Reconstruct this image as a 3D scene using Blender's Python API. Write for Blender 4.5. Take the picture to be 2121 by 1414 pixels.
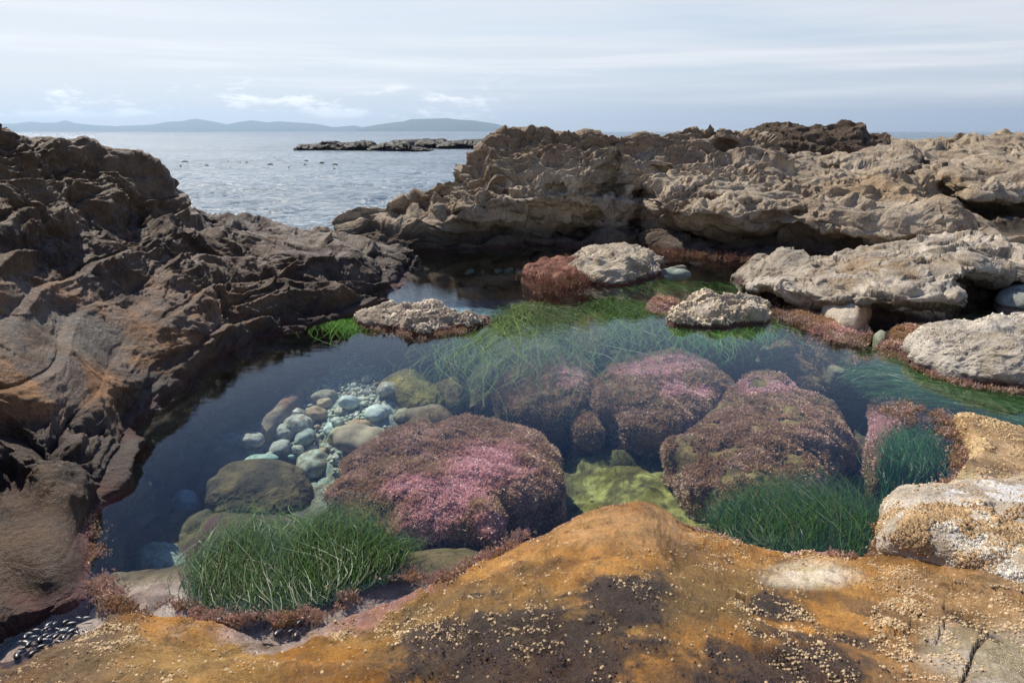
import bpy, math, random
import numpy as np
from mathutils import Vector

# ------------------------------------------------------------------ camera, sky, sun, exposure
for o in list(bpy.data.objects): bpy.data.objects.remove(o)
SC = bpy.context.scene
COL = SC.collection
W, H, F = 2121.0, 1414.0, 1414.0
CAMZ = 1.65
PITCH = math.atan((707-273)/F)
cam = bpy.data.cameras.new('camera'); camo = bpy.data.objects.new('camera', cam); COL.objects.link(camo)
camo.location = (0, 0, CAMZ); camo.rotation_euler = (math.pi/2-PITCH, 0, 0)
cam.sensor_width = 36; cam.lens = 24; cam.clip_start = .05; cam.clip_end = 200000
SC.camera = camo
SC.view_settings.view_transform = 'Standard'; SC.view_settings.look = 'None'
SC.view_settings.exposure = 0.32; SC.view_settings.gamma = 1
SC.cycles.max_bounces = 8; SC.cycles.transparent_max_bounces = 24
SC.cycles.volume_bounces = 0; SC.cycles.caustics_reflective = False; SC.cycles.caustics_refractive = False
SUN_AZ, SUN_EL = math.radians(-38), math.radians(50)      # azimuth clockwise from +Y
sd = Vector((math.sin(SUN_AZ)*math.cos(SUN_EL), math.cos(SUN_AZ)*math.cos(SUN_EL), math.sin(SUN_EL)))
sl = bpy.data.lights.new('sun', 'SUN'); sl.energy = 5.0; sl.angle = math.radians(.5); sl.color = (1, .92, .80)
so = bpy.data.objects.new('sun', sl); COL.objects.link(so); so.rotation_euler = sd.to_track_quat('Z', 'Y').to_euler(); so.location = (-20, 20, 30)

class NT:
    """tiny node-tree helper"""
    def __init__(s, tree): s.t = tree; s.t.nodes.clear()
    def n(s, typ, **kw):
        nd = s.t.nodes.new(typ)
        ins = kw.pop('i', {})
        for k, v in kw.items(): setattr(nd, k, v)
        for k, v in ins.items(): s.put(nd, k, v)
        return nd
    def put(s, nd, k, v):
        inp = nd.inputs[k]
        if isinstance(v, bpy.types.NodeSocket): s.t.links.new(v, inp)
        elif isinstance(v, bpy.types.Node): s.t.links.new(v.outputs[0], inp)
        else:
            if isinstance(v, (tuple, list)) and inp.type == 'RGBA' and len(v) == 3: v = (*v, 1)
            inp.default_value = v
    def math(s, op, a, b=0.0, clamp=False):
        return s.n('ShaderNodeMath', operation=op, use_clamp=clamp, i={0: a, 1: b}).outputs[0]
    def mix(s, f, a, b, mode='MIX'):
        nd = s.n('ShaderNodeMix', data_type='RGBA', blend_type=mode, clamp_factor=True)
        s.put(nd, 0, f); s.put(nd, 6, a); s.put(nd, 7, b); return nd.outputs[2]
    def ramp(s, f, stops, interp='LINEAR'):
        nd = s.n('ShaderNodeValToRGB', i={0: f}); cr = nd.color_ramp; cr.interpolation = interp
        while len(cr.elements) < len(stops): cr.elements.new(.5)
        for e, (p, c) in zip(cr.elements, stops):
            e.position = p; e.color = (*c, 1) if isinstance(c, tuple) else (c, c, c, 1)
        return nd.outputs[0]
    def maprange(s, v, a, b, c=0.0, d=1.0, smooth=True):
        return s.n('ShaderNodeMapRange', interpolation_type='SMOOTHSTEP' if smooth else 'LINEAR', i={0: v, 1: a, 2: b, 3: c, 4: d}).outputs[0]
    def noise(s, vec, scale, detail=4, rough=.55, dist=0.0, dim='3D'):
        return s.n('ShaderNodeTexNoise', noise_dimensions=dim, i={'Vector': vec, 'Scale': scale, 'Detail': detail, 'Roughness': rough, 'Distortion': dist}).outputs[0]
    def mapping(s, vec, scale=(1, 1, 1), rot=(0, 0, 0), loc=(0, 0, 0)):
        return s.n('ShaderNodeMapping', i={0: vec, 1: loc, 2: rot, 3: scale}).outputs[0]

def build_world():
    w = bpy.data.worlds.new('World'); SC.world = w; w.use_nodes = True
    T = NT(w.node_tree)
    sky = T.n('ShaderNodeTexSky', sky_type='NISHITA', sun_disc=False, sun_elevation=SUN_EL, sun_rotation=SUN_AZ,
              altitude=0, air_density=1.0, dust_density=.7, ozone_density=1.6)
    tc = T.n('ShaderNodeTexCoord').outputs['Generated']
    sp = T.n('ShaderNodeSeparateXYZ', i={0: tc})
    x, y, z = sp.outputs
    zz = T.math('ADD', T.math('MAXIMUM', z, 0.0), .10)
    cx = T.math('DIVIDE', x, zz); cy = T.math('DIVIDE', y, zz)
    uv = T.n('ShaderNodeCombineXYZ', i={0: cx, 1: cy, 2: 0.0}).outputs[0]
    # high thin streaked cloud
    m1 = T.mapping(uv, scale=(.32, .95, 1), rot=(0, 0, math.radians(7)), loc=(3.1, 1.4, 0))
    n1 = T.noise(m1, 1.0, 8, .58, .35)
    m2 = T.mapping(uv, scale=(.12, .42, 1), rot=(0, 0, math.radians(-4)), loc=(1.3, 7.2, 0))
    n2 = T.noise(m2, 1.0, 4, .5, .2)
    s = T.math('ADD', T.math('MULTIPLY', n1, .6), T.math('MULTIPLY', n2, .55))
    cir = T.maprange(s, .50, .66)
    cir = T.math('MULTIPLY', cir, T.maprange(z, .22, .38, .70, .03))
    # low streak band just above the horizon
    az = T.math('ARCTAN2', x, y)
    m3 = T.n('ShaderNodeCombineXYZ', i={0: T.math('MULTIPLY', az, 1.4), 1: T.math('MULTIPLY', z, 34.0), 2: 2.0}).outputs[0]
    n3 = T.noise(m3, 1.6, 6, .55, .2)
    band = T.math('MULTIPLY', T.maprange(z, .015, .05), T.maprange(z, .17, .07))
    st = T.math('MULTIPLY', T.math('MULTIPLY', T.maprange(n3, .40, .74), band), .60)
    # small heaped clouds low on the left horizon
    m4 = T.n('ShaderNodeCombineXYZ', i={0: T.math('MULTIPLY', az, 7.0), 1: T.math('MULTIPLY', z, 24.0), 2: 1.3}).outputs[0]
    n4 = T.noise(m4, 1.35, 8, .66, .15)
    cb = T.math('MULTIPLY', T.maprange(z, .012, .024), T.maprange(z, .085, .04))
    cb = T.math('MULTIPLY', cb, T.maprange(az, .05, -.10))
    cu = T.math('MULTIPLY', T.maprange(T.math('ADD', n4, T.math('MULTIPLY', z, -1.2)), .44, .56), cb)
    base = sky.outputs[0]
    base = T.mix(T.maprange(z, .28, .46), base, T.mix(1.0, base, (.42, .58, .88), 'MULTIPLY'))
    haze = T.mix(T.math('MULTIPLY', T.maprange(z, .38, .02), .80), base, (6.1, 6.55, 7.3))
    lft = T.math('MULTIPLY', T.maprange(az, .35, -.9), T.maprange(z, .32, .02))
    haze = T.mix(T.math('MULTIPLY', lft, .7), haze, (7.6, 7.3, 7.0))
    c = T.mix(cir, haze, (6.9, 7.1, 7.5))
    c = T.mix(st, c, (9.6, 9.4, 9.2))
    c = T.mix(T.math('MULTIPLY', cu, .9), c, (12., 11.6, 11.2))
    bg = T.n('ShaderNodeBackground', i={0: c, 1: .097})
    T.n('ShaderNodeOutputWorld', i={0: bg})
build_world()

# ------------------------------------------------------------------ helpers: picture point -> place
CP, SP = math.cos(PITCH), math.sin(PITCH)
def ray(px, py):
    a = (px-W/2)/F; b = (py-H/2)/F
    return np.array([a, CP - b*SP, -SP - b*CP])
def at_z(px, py, z=0.0):
    d = ray(px, py); t = (z-CAMZ)/d[2]; return np.array([0, 0, CAMZ])+t*d
def at_y(px, py, Y):
    d = ray(px, py); return np.array([0, 0, CAMZ])+(Y/d[1])*d
def project(P):
    P = np.asarray(P, float); x = P[..., 0]; y = P[..., 1]; z = P[..., 2]-CAMZ
    dep = y*CP - z*SP; up = y*SP + z*CP
    return W/2+F*x/dep, H/2-F*up/dep

def tag(o, label=None, cat=None, group=None, kind=None):
    if label: o['label'] = label
    if cat: o['category'] = cat
    if group: o['group'] = group
    if kind: o['kind'] = kind
    return o

# ------------------------------------------------------------------ numpy noise
def _h(ix, iy, iz, s):
    h = (ix.astype(np.uint32)*np.uint32(374761393) + iy.astype(np.uint32)*np.uint32(668265263)
         + iz.astype(np.uint32)*np.uint32(2147483647) + np.uint32(s*974634777 & 0xffffffff))
    h ^= h >> np.uint32(13); h *= np.uint32(1274126177); h ^= h >> np.uint32(16); h *= np.uint32(2246822519); h ^= h >> np.uint32(13)
    return h
from concurrent.futures import ThreadPoolExecutor
_POOL = ThreadPoolExecutor(4)
def _par(fn, P, s):
    if len(P) < 20000: return fn(P, s)
    k = max(4, len(P)//60000); r = list(_POOL.map(lambda c: fn(c, s), np.array_split(P, k)))
    return tuple(np.concatenate(q) for q in zip(*r)) if isinstance(r[0], tuple) else np.concatenate(r)
def gnoise(P, s=0): return _par(_gnoise, P, s)
def facet(P, s=0): return _par(_facet, P, s)
def worley(P, s=0): return _par(_worley, P, s)
def _gnoise(P, s=0):
    P = P.astype(np.float32); I = np.floor(P).astype(np.int32); f = P-I
    u = f*f*f*(f*(f*6-15)+10); out = 0
    for dx in (0, 1):
        wx = u[:, 0] if dx else 1-u[:, 0]
        for dy in (0, 1):
            wy = u[:, 1] if dy else 1-u[:, 1]
            for dz in (0, 1):
                wz = u[:, 2] if dz else 1-u[:, 2]
                h = _h(I[:, 0]+dx, I[:, 1]+dy, I[:, 2]+dz, s)
                gx = (h & 1023).astype(np.float32)/511.5-1; gy = ((h >> 10) & 1023).astype(np.float32)/511.5-1; gz = ((h >> 20) & 1023).astype(np.float32)/511.5-1
                out = out + wx*wy*wz*(gx*(f[:, 0]-dx)+gy*(f[:, 1]-dy)+gz*(f[:, 2]-dz))
    return out*1.3
def fbm(P, s=0, o=4, g=.5, l=2.03):
    a = 1; t = 0; v = 0
    for k in range(o): v = v+a*gnoise(P, s+k*7); t += a; a *= g; P = P*l+3.7
    return v/t*1.4
def ridged(P, s=0, o=4, g=.5):
    a = 1; t = 0; v = 0
    for k in range(o): v = v+a*(1-2.2*np.abs(gnoise(P, s+k*7))); t += a; a *= g; P = P*2.07+1.3
    return v/t
def _worley(P, s=0):
    P = P.astype(np.float32); I = np.floor(P).astype(np.int32); f = P-I
    F1 = np.full(len(P), 9., np.float32); F2 = F1.copy(); ID = np.zeros(len(P), np.float32)
    for dx in (-1, 0, 1):
        for dy in (-1, 0, 1):
            for dz in (-1, 0, 1):
                h = _h(I[:, 0]+dx, I[:, 1]+dy, I[:, 2]+dz, s)
                rx = dx+(h & 1023)/np.float32(1023)-f[:, 0]; ry = dy+((h >> 10) & 1023)/np.float32(1023)-f[:, 1]; rz = dz+((h >> 20) & 1023)/np.float32(1023)-f[:, 2]
                d = (rx*rx+ry*ry+rz*rz).astype(np.float32)
                m = d < F1
                F2 = np.where(m, F1, np.minimum(F2, d)); ID = np.where(m, (h & 4095)/np.float32(4095), ID); F1 = np.where(m, d, F1)
    return np.sqrt(F1), np.sqrt(F2), ID
def _facet(P, s=0):
    """broken blocks: every cell is a plane of its own tilt and height"""
    P = P.astype(np.float32); I = np.floor(P).astype(np.int32); f = P-I
    F1 = np.full(len(P), 9., np.float32); out = np.zeros(len(P), np.float32)
    for dx in (-1, 0, 1):
        for dy in (-1, 0, 1):
            for dz in (-1, 0, 1):
                h = _h(I[:, 0]+dx, I[:, 1]+dy, I[:, 2]+dz, s)
                a = (h & 1023)/np.float32(1023); b = ((h >> 10) & 1023)/np.float32(1023); c = ((h >> 20) & 1023)/np.float32(1023)
                rx = dx+a-f[:, 0]; ry = dy+b-f[:, 1]; rz = dz+c-f[:, 2]
                d = (rx*rx+ry*ry+rz*rz).astype(np.float32); m = d < F1
                g = h*np.uint32(2654435761); u = (g & 1023)/np.float32(511.5)-1; v = ((g >> 10) & 1023)/np.float32(511.5)-1; w = ((g >> 20) & 1023)/np.float32(511.5)-1
                out = np.where(m, rx*u+ry*v+rz*w+.55*(v*u*1.5), out); F1 = np.where(m, d, F1)
    return out
def ss(a, b, x):
    t = np.clip((x-a)/(b-a), 0, 1); return t*t*(3-2*t)
def lerp(a, b, t):
    t = np.asarray(t); t = t[:, None] if t.ndim == 1 else t
    return np.asarray(a)*(1-t)+np.asarray(b)*t
def blot(P, px, py, rx, ry, z=None, soft=.5, wob=.35, seed=3):
    """0..1 mask of a patch that lies where the picture shows it, with a noisy edge in space"""
    X, Y = project(P)
    d = np.sqrt(((X-px)/rx)**2+((Y-py)/ry)**2) + wob*fbm(P*7, seed, 3)
    return 1-ss(1-soft, 1+soft, d)

# ------------------------------------------------------------------ mesh building
def make_mesh(name, V, Fc, mat, col=None, parent=None, smooth=True, mats=None):
    me = bpy.data.meshes.new(name)
    V = np.asarray(V, np.float32); Fc = np.asarray(Fc, np.int32); k = Fc.shape[1]
    me.vertices.add(len(V)); me.vertices.foreach_set('co', V.ravel())
    me.loops.add(Fc.size); me.loops.foreach_set('vertex_index', Fc.ravel())
    me.polygons.add(len(Fc)); me.polygons.foreach_set('loop_start', np.arange(0, Fc.size, k, dtype=np.int32))
    me.polygons.foreach_set('loop_total', np.full(len(Fc), k, np.int32))
    me.update(calc_edges=True)
    if smooth: me.polygons.foreach_set('use_smooth', np.ones(len(Fc), bool))
    if col is not None:
        c = np.ones((len(V), 4), np.float32); c[:, :3] = np.clip(col, 0, 1)
        a = me.color_attributes.new('Col', 'FLOAT_COLOR', 'POINT'); a.data.foreach_set('color', c.ravel())
    me.materials.append(mat)
    o = bpy.data.objects.new(name, me); COL.objects.link(o)
    if parent is not None: o.parent = parent
    return o
def grid_faces(nu, nv, wrap=False):
    i = np.arange(nu if wrap else nu-1)[:, None]; j = np.arange(nv-1)[None, :]
    i2 = (i+1) % nu
    a = i*nv+j; b = i2*nv+j; return np.stack([a, b, b+1, a+1], -1).reshape(-1, 4)
def catmull(C, t):
    """C: (n, ...) control values, t in 0..n-1"""
    n = len(C); i = np.clip(np.floor(t).astype(int), 0, n-2); f = (t-i)
    sh = (len(t),)+(1,)*(C.ndim-1); f = f.reshape(sh)
    p0 = C[np.clip(i-1, 0, n-1)]; p1 = C[i]; p2 = C[i+1]; p3 = C[np.clip(i+2, 0, n-1)]
    return .5*((2*p1)+(-p0+p2)*f+(2*p0-5*p1+4*p2-p3)*f*f+(-p0+3*p1-3*p2+p3)*f**3)
def loft(sections, nu, nv, pw=None):
    """sections of 3D control points -> smooth (nu, nv, 3) surface; v spaced by the picture length it takes up"""
    C = np.array(sections)
    # spend rows where the picture shows them
    def even(C, n):
        X, Y = project(C); dep = np.clip(C[..., 1], .6, 1e9)
        d = np.linalg.norm(np.diff(C, axis=1), axis=2)/np.clip((dep[:, 1:]+dep[:, :-1])/2, .8, None)
        s = np.concatenate([[0], np.cumsum(d.mean(0)+.004)]); s /= s[-1]
        return np.interp(np.linspace(0, 1, n), s, np.arange(C.shape[1]))
    tv = even(C, nv)
    tu = even(np.swapaxes(C, 0, 1), nu)
    G = catmull(C, tu); G = np.swapaxes(catmull(np.swapaxes(G, 0, 1), tv), 0, 1)
    return G
def sec(*pts):
    out = []
    for p in pts:
        if p[0] == 'z': out.append(at_z(p[1], p[2], p[3]))
        elif p[0] == 'y': out.append(at_y(p[1], p[2], p[3]))
        elif p[0] == 'r': out.append(out[-1]+np.array(p[1:]))
        elif p[0] == 'w': out.append(np.array(p[1:], float))
    return out
def front(first, *pts):
    """like sec, but the first entry is an offset from the second one"""
    o = sec(*pts); f = np.array(first, float); q = f*np.array([.3, .3, 0]); return [o[0]+f, o[0]+q+np.array([0, 0, -.25]), o[0]+q*.3+np.array([0, 0, -.06])]+o
def normals(G, wrap=False):
    if wrap:
        du = np.roll(G, -1, 0)-np.roll(G, 1, 0)
    else: du = np.gradient(G, axis=0)
    dv = np.gradient(G, axis=1)
    n = np.cross(du, dv); return n/np.maximum(np.linalg.norm(n, axis=2, keepdims=True), 1e-9)

# ------------------------------------------------------------------ materials
def mat(name):
    m = bpy.data.materials.new(name); m.use_nodes = True; return m, NT(m.node_tree)
def finish(T, bsdf): T.n('ShaderNodeOutputMaterial', i={0: bsdf})
def rock_mat(name, rough=.85, spec=.3, grain=.35, fine=60., bump=.010, var=.35, wetlo=None, mottle=None):
    m, T = mat(name)
    p = T.n('ShaderNodeNewGeometry').outputs['Position']
    c = T.n('ShaderNodeAttribute', attribute_name='Col').outputs[0]
    n1 = T.noise(p, fine, 5, .65); n2 = T.noise(p, fine*.17, 5, .6, .3); n3 = T.noise(p, fine*4, 3, .7)
    f = T.maprange(T.math('ADD', T.math('MULTIPLY', n1, .5), T.math('MULTIPLY', n2, .5)), .33, .67, 1-var, 1+var, False)
    g = T.maprange(n3, .3, .7, 1-grain, 1+grain, False)
    k = T.math('MULTIPLY', f, g)
    cc = T.n('ShaderNodeVectorMath', operation='SCALE', i={0: c, 'Scale': k}).outputs[0]
    if mottle:
        for sc, c_, k_, lo in mottle:
            q = T.noise(p, sc, 8, .68, .6)
            cc = T.mix(T.math('MULTIPLY', T.maprange(q, lo, lo+.09), k_), cc, T.mix(1.0, cc, c_, 'MULTIPLY'))
    vo = T.n('ShaderNodeTexVoronoi', i={'Vector': p, 'Scale': fine*.9}).outputs[0]
    h = T.math('ADD', T.math('MULTIPLY', n1, 1.0), T.math('MULTIPLY', n3, .35))
    h = T.math('ADD', h, T.math('MULTIPLY', vo, -.3))
    b = T.n('ShaderNodeBump', i={'Strength': .9, 'Distance': bump, 'Height': h})
    r = rough
    if wetlo is not None:
        al = T.noise(p, 5., 4, .6)
        r = T.maprange(T.math('ADD', al, T.math('MULTIPLY', T.math('SUBTRACT', n1, .5), .5)), .40, .60, wetlo, rough)
    bs = T.n('ShaderNodeBsdfPrincipled', i={'Base Color': cc, 'Roughness': r, 'Specular IOR Level': spec, 'Normal': b})
    finish(T, bs); return m
def attr_mat(name, rough=.6, spec=.3, trans=0.0, bump=0.0, scale=80., var=.25):
    m, T = mat(name)
    p = T.n('ShaderNodeNewGeometry').outputs['Position']
    c = T.n('ShaderNodeAttribute', attribute_name='Col').outputs[0]
    n = T.noise(p, scale, 4, .6)
    c = T.n('ShaderNodeVectorMath', operation='SCALE', i={0: c, 'Scale': T.maprange(n, .3, .7, 1-var, 1+var, False)}).outputs[0]
    kw = {'Base Color': c, 'Roughness': rough, 'Specular IOR Level': spec}
    if bump: kw['Normal'] = T.n('ShaderNodeBump', i={'Strength': .7, 'Distance': bump, 'Height': n})
    bs = T.n('ShaderNodeBsdfPrincipled', i=kw)
    out = bs
    if trans:
        tr = T.n('ShaderNodeBsdfTranslucent', i={0: c})
        out = T.n('ShaderNodeMixShader', i={0: trans, 1: bs, 2: tr})
    finish(T, out); return m
M_ROCK = rock_mat('dry_sandstone', .92, .15, .34, 24., .045, .36, mottle=[(2.2, (.68, .62, .56), .55, .52), (12., (.5, .46, .42), .6, .57)])
M_DARK = rock_mat('dark_sandstone', .80, .3, .38, 40., .022, .42, wetlo=.48, mottle=[(5., (.5, .46, .44), .6, .52), (22., (1.8, 1.75, 1.7), .5, .62)])
M_FORE = rock_mat('wet_ochre_sandstone', .46, .42, .42, 95., .008, .42, wetlo=.16, mottle=[(6., (.62, .60, .42), .8, .50), (17., (.42, .36, .34), .75, .56), (9., (1.35, 1.25, 1.3), .7, .56), (45., (.5, .45, .45), .7, .58)])
M_PALE = rock_mat('pale_barnacled_sandstone', .85, .25, .45, 60., .014, .30, mottle=[(4., (.72, .64, .52), .6, .52), (26., (.40, .36, .32), .6, .60)])
M_UNDER = rock_mat('submerged_stone', .8, .1, .3, 60., .008, .45, mottle=[(14., (.45, .42, .38), .6, .54), (30., (1.5, 1.45, 1.3), .6, .58)])
M_COB = rock_mat('cobble_stone', .7, .2, .28, 95., .002, .22, mottle=[(34., (.62, .52, .40), .6, .55)])
M_ALGA = attr_mat('coralline_algae', .75, .15, .15, var=.25)
M_GRASS = attr_mat('surfgrass_blade', .36, .13, .16, var=.2, scale=20.)
M_BARN = attr_mat('barnacle_shell', .7, .3, bump=.002, scale=300.)
M_MUS = attr_mat('mussel_shell', .34, .5, scale=150.)

def water_mat():
    m, T = mat('pool_water')
    p = T.n('ShaderNodeNewGeometry').outputs['Position']
    n = T.noise(T.mapping(p, (1, 1.6, 1)), 9., 3, .5, .3); n2 = T.noise(T.mapping(p, (1, 2.2, 1)), 34., 2, .5)
    area = T.maprange(T.noise(p, .55, 2), .45, .65, .12, 1.)
    h = T.math('ADD', n, T.math('MULTIPLY', n2, .22))
    b = T.n('ShaderNodeBump', i={'Strength': T.math('MULTIPLY', area, T.maprange(T.n('ShaderNodeSeparateXYZ', i={0: p}).outputs[1], 3.5, 6.5, .3, .9)), 'Distance': .003, 'Height': h})
    inc = T.n('ShaderNodeNewGeometry').outputs['Incoming']
    dt = T.math('ABSOLUTE', T.n('ShaderNodeVectorMath', operation='DOT_PRODUCT', i={0: inc, 1: b}).outputs['Value'])
    fr = T.math('ADD', T.math('MULTIPLY', T.math('POWER', T.math('SUBTRACT', 1.0, dt, True), 5.0), .90), .018)   # same from above and from below
    gl = T.n('ShaderNodeBsdfGlossy', i={'Color': (1, 1, 1), 'Roughness': .02, 'Normal': b})
    tr = T.n('ShaderNodeBsdfTransparent', i={0: (.97, .985, .98)})
    s = T.n('ShaderNodeMixShader', i={0: fr, 1: tr, 2: gl})
    va = T.n('ShaderNodeVolumeAbsorption', i={0: (.45, .80, .88), 'Density': .26})
    T.n('ShaderNodeOutputMaterial', i={0: s, 1: va})
    return m
def sea_mat():
    m, T = mat('sea_water')
    p = T.n('ShaderNodeNewGeometry').outputs['Position']
    pm = T.mapping(p, (1, 1.9, 1), rot=(0, 0, .15))
    n1 = T.noise(pm, 1.3, 4, .6, .5); n2 = T.noise(pm, .33, 4, .6, .4); n3 = T.noise(pm, 6., 3, .6)
    h = T.math('ADD', T.math('ADD', T.math('MULTIPLY', n1, .5), T.math('MULTIPLY', n2, 1.2)), T.math('MULTIPLY', n3, .09))
    b = T.n('ShaderNodeBump', i={'Strength': 1.0, 'Distance': .55, 'Height': h})
    pat = T.noise(T.mapping(p, (.02, .05, 1)), 1., 5, .6)
    c = T.mix(T.maprange(pat, .4, .65), (.10, .15, .19), (.16, .22, .27))
    sp = T.noise(T.mapping(p, (.8, 1.6, 1)), 1.1, 6, .72, .4)
    foam = T.math('MULTIPLY', T.maprange(sp, .60, .70), T.maprange(T.noise(p, .09, 3), .42, .6, .0, .55))
    c = T.mix(foam, c, (.55, .62, .66))
    bs = T.n('ShaderNodeBsdfPrincipled', i={'Base Color': c, 'Roughness': T.maprange(foam, 0, .5, .24, .7), 'IOR': 1.333, 'Specular IOR Level': .5, 'Normal': b})
    finish(T, bs); return m

def weather(G, seed, big=(.9, .10), bowl=(2.2, .13), pit=(7., .035), strata=(.16, .05), fine=(16., .018), honey=(6., 0), facets=(), aniso=(1, 1, 1.5), wrap=False, mask=None, pitmask=None, micro=True):
    """displace a smooth surface outward/inward into weathered rock"""
    N = normals(G, wrap); sh = G.shape[:2]
    if N[..., 2].mean() < 0: N = -N
    P = G.reshape(-1, 3).astype(np.float32); n = N.reshape(-1, 3)
    A = np.array(aniso, np.float32)
    Q = P*A + .25*np.stack([fbm(P*1.7, seed+50, 2), fbm(P*1.7, seed+60, 2), fbm(P*1.7, seed+70, 2)], 1)
    d = big[1]*fbm(Q*big[0]*2, seed, 3)*1.6
    if bowl[1]:
        f1, f2, _ = worley(Q*bowl[0], seed+1)
        d = d + bowl[1]*(np.minimum(f1, .75)-.5)*1.6 - bowl[1]*.5*ss(.10, 0, f2-f1)*fbm(Q*1.1, seed+8, 2).clip(0, 1)
    if strata[1]:
        t = P[:, 2]/strata[0] + P[:, 0]*.25 + 1.2*fbm(P*np.array([.5, .5, .5], np.float32), seed+3, 3)
        fr = t-np.floor(t)
        lay = np.where(fr < .8, fr/.8, (1-fr)/.2)
        amp = .5+.8*gnoise(np.stack([np.floor(t)*3.1, P[:, 0]*.7, P[:, 1]*.7], 1), seed+4)
        d = d + strata[1]*(lay-.5)*np.clip(amp, 0, 1.2)*2
    for q_, (ff, fa) in enumerate(facets): d = d + fa*facet(Q*ff+.12*gnoise(Q*ff*3, seed+31)[:, None], seed+30+q_)
    if honey[1]:
        f1, f2, _ = worley(Q*honey[0], seed+15); hm = ss(-.1, .3, fbm(P*.6, seed+16, 2)+.1)
        if pitmask is not None: hm = hm*pitmask
        d = d + honey[1]*(1-ss(.0, .30, f2-f1)-.35)*hm
        f1, f2, _ = worley(Q*honey[0]*2.3, seed+17); d = d + honey[1]*.4*(1-ss(.0, .30, f2-f1)-.35)*hm
    if pit[1]:
        f1, f2, _ = worley(Q*pit[0], seed+5)
        pm = ss(-.15, .35, fbm(P*.8, seed+6, 3)) if pitmask is None else pitmask
        d = d - pit[1]*ss(.55, .12, f1)*pm
        f1, f2, _ = worley(Q*pit[0]*2.6, seed+9)
        d = d - pit[1]*.42*ss(.6, .1, f1)*pm
    d = d + fine[1]*ridged(Q*fine[0]*.3, seed+10, 4, .55)*.8
    d = d + fine[1]*fbm(Q*fine[0], seed+11, 4, .6)
    if micro: d = d + fine[1]*.35*fbm(P*fine[0]*4.5, seed+12, 3, .6)
    if mask is not None: d = d*mask
    P2 = P + n*d[:, None]
    return P2.reshape(*sh, 3).astype(np.float32), d
def upz(G, wrap=False):
    N = normals(G, wrap)
    if N[..., 2].mean() < 0: N = -N
    return N.reshape(-1, 3)

C_SAND = np.array([.33, .27, .21]); C_BROWN = np.array([.17, .125, .09]); C_GREY = np.array([.40, .37, .33])
C_DARK = np.array([.055, .045, .042]); C_WINE = np.array([.095, .045, .042]); C_OCHRE = np.array([.50, .25, .06])
C_OLIVE = np.array([.16, .13, .045]); C_PINK = np.array([.42, .19, .20])

def shore_bands(P, col, seed=5, lvl=0.0, dark=.22, k=.75):
    """the dark lichen/mussel band above the waterline and the red-brown weed at it"""
    z = P[:, 2]-lvl+.07*fbm(P*3, seed, 3)
    col = lerp(col, C_DARK, k*(1-ss(dark*.4, dark, z)))
    col = lerp(col, C_WINE, .8*(1-ss(.015, .07, z)))
    under = 1-ss(-.12, -.02, z)
    u = lerp(np.array([.10, .085, .045]), np.array([.075, .05, .04]), ss(-.2, .2, fbm(P*2.5, seed+1, 3)))
    return lerp(col, u, under)

# ------------------------------------------------------------------ pool floor
FL = [(700,900,-.46),(780,820,-.40),(760,745,-.42),(500,920,-.50),(560,1000,-.58),(300,1100,-1.0),(600,1050,-.95),(330,950,-1.0),(1000,1130,-1.15),(1120,980,-1.1),
      (1300,1000,-.52),(1290,940,-.56),(1240,1050,-.60),(1270,900,-.75),(1420,1060,-.52),(1460,1100,-.5),(1700,960,-1.0),(1560,920,-1.0),(1000,850,-.85),(1110,660,-.95),(900,700,-.7),(1500,700,-.95),(1000,560,-.5),(1180,530,-.45),(1400,560,-.28),
      (1500,600,-.55),(1800,690,-.35),(1720,730,-.45),(1850,800,-.55),(1950,850,-.45),(2050,660,-.22),(1980,690,-.25),(2080,870,-.7),(1870,950,-.45),(500,1180,-.5),(700,1180,-.6),(350,1200,-.6),
      (230,1180,-.7),(300,1265,-.05),(350,1272,-.04),(400,1280,-.04),(450,1288,-.03),(500,1296,-.03),(560,1305,-.03),(620,1305,-.03),(660,1280,-.05),(240,1255,-.06),(700,1255,-.08),(540,1270,-.06),(330,1250,-.10),(580,800,-.66),(640,740,-.9),(1460,545,-.22),(1600,650,-.7),(1650,1080,-.6),(2500,700,-.3),(2500,900,-.5)]
FP = np.array([at_z(a, b, c) for a, b, c in FL])
def floor_z(x, y):
    x = np.asarray(x, float); y = np.asarray(y, float)
    num = 0; den = 1e-9
    for p in FP:
        w = 1/(((x-p[0])**2+(y-p[1])**2)**1.5+.004); num = num+w*p[2]; den = den+w
    return num/den
def floor_d(P):
    f1, f2, idd = worley(P*np.array([5., 5, 1])+.3*fbm(P*3, 2, 2)[:, None], 21)
    g1, g2, id2 = worley(P*np.array([17., 17, 1]), 22)
    cob = np.maximum(blot(P, 690, 870, 190, 150, seed=2), blot(P, 1040, 560, 190, 40))
    X2, Y2 = project(P)
    d = .06*fbm(P*2.2, 23, 4) + .05*np.sqrt(np.clip(1-(f1/.62)**2, 0, 1))*(1-cob)*ss(-.1, .3, fbm(P*.9, 24, 2)) + .028*np.sqrt(np.clip(1-(g1/.6)**2, 0, 1))*cob
    return d, cob, id2
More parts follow.
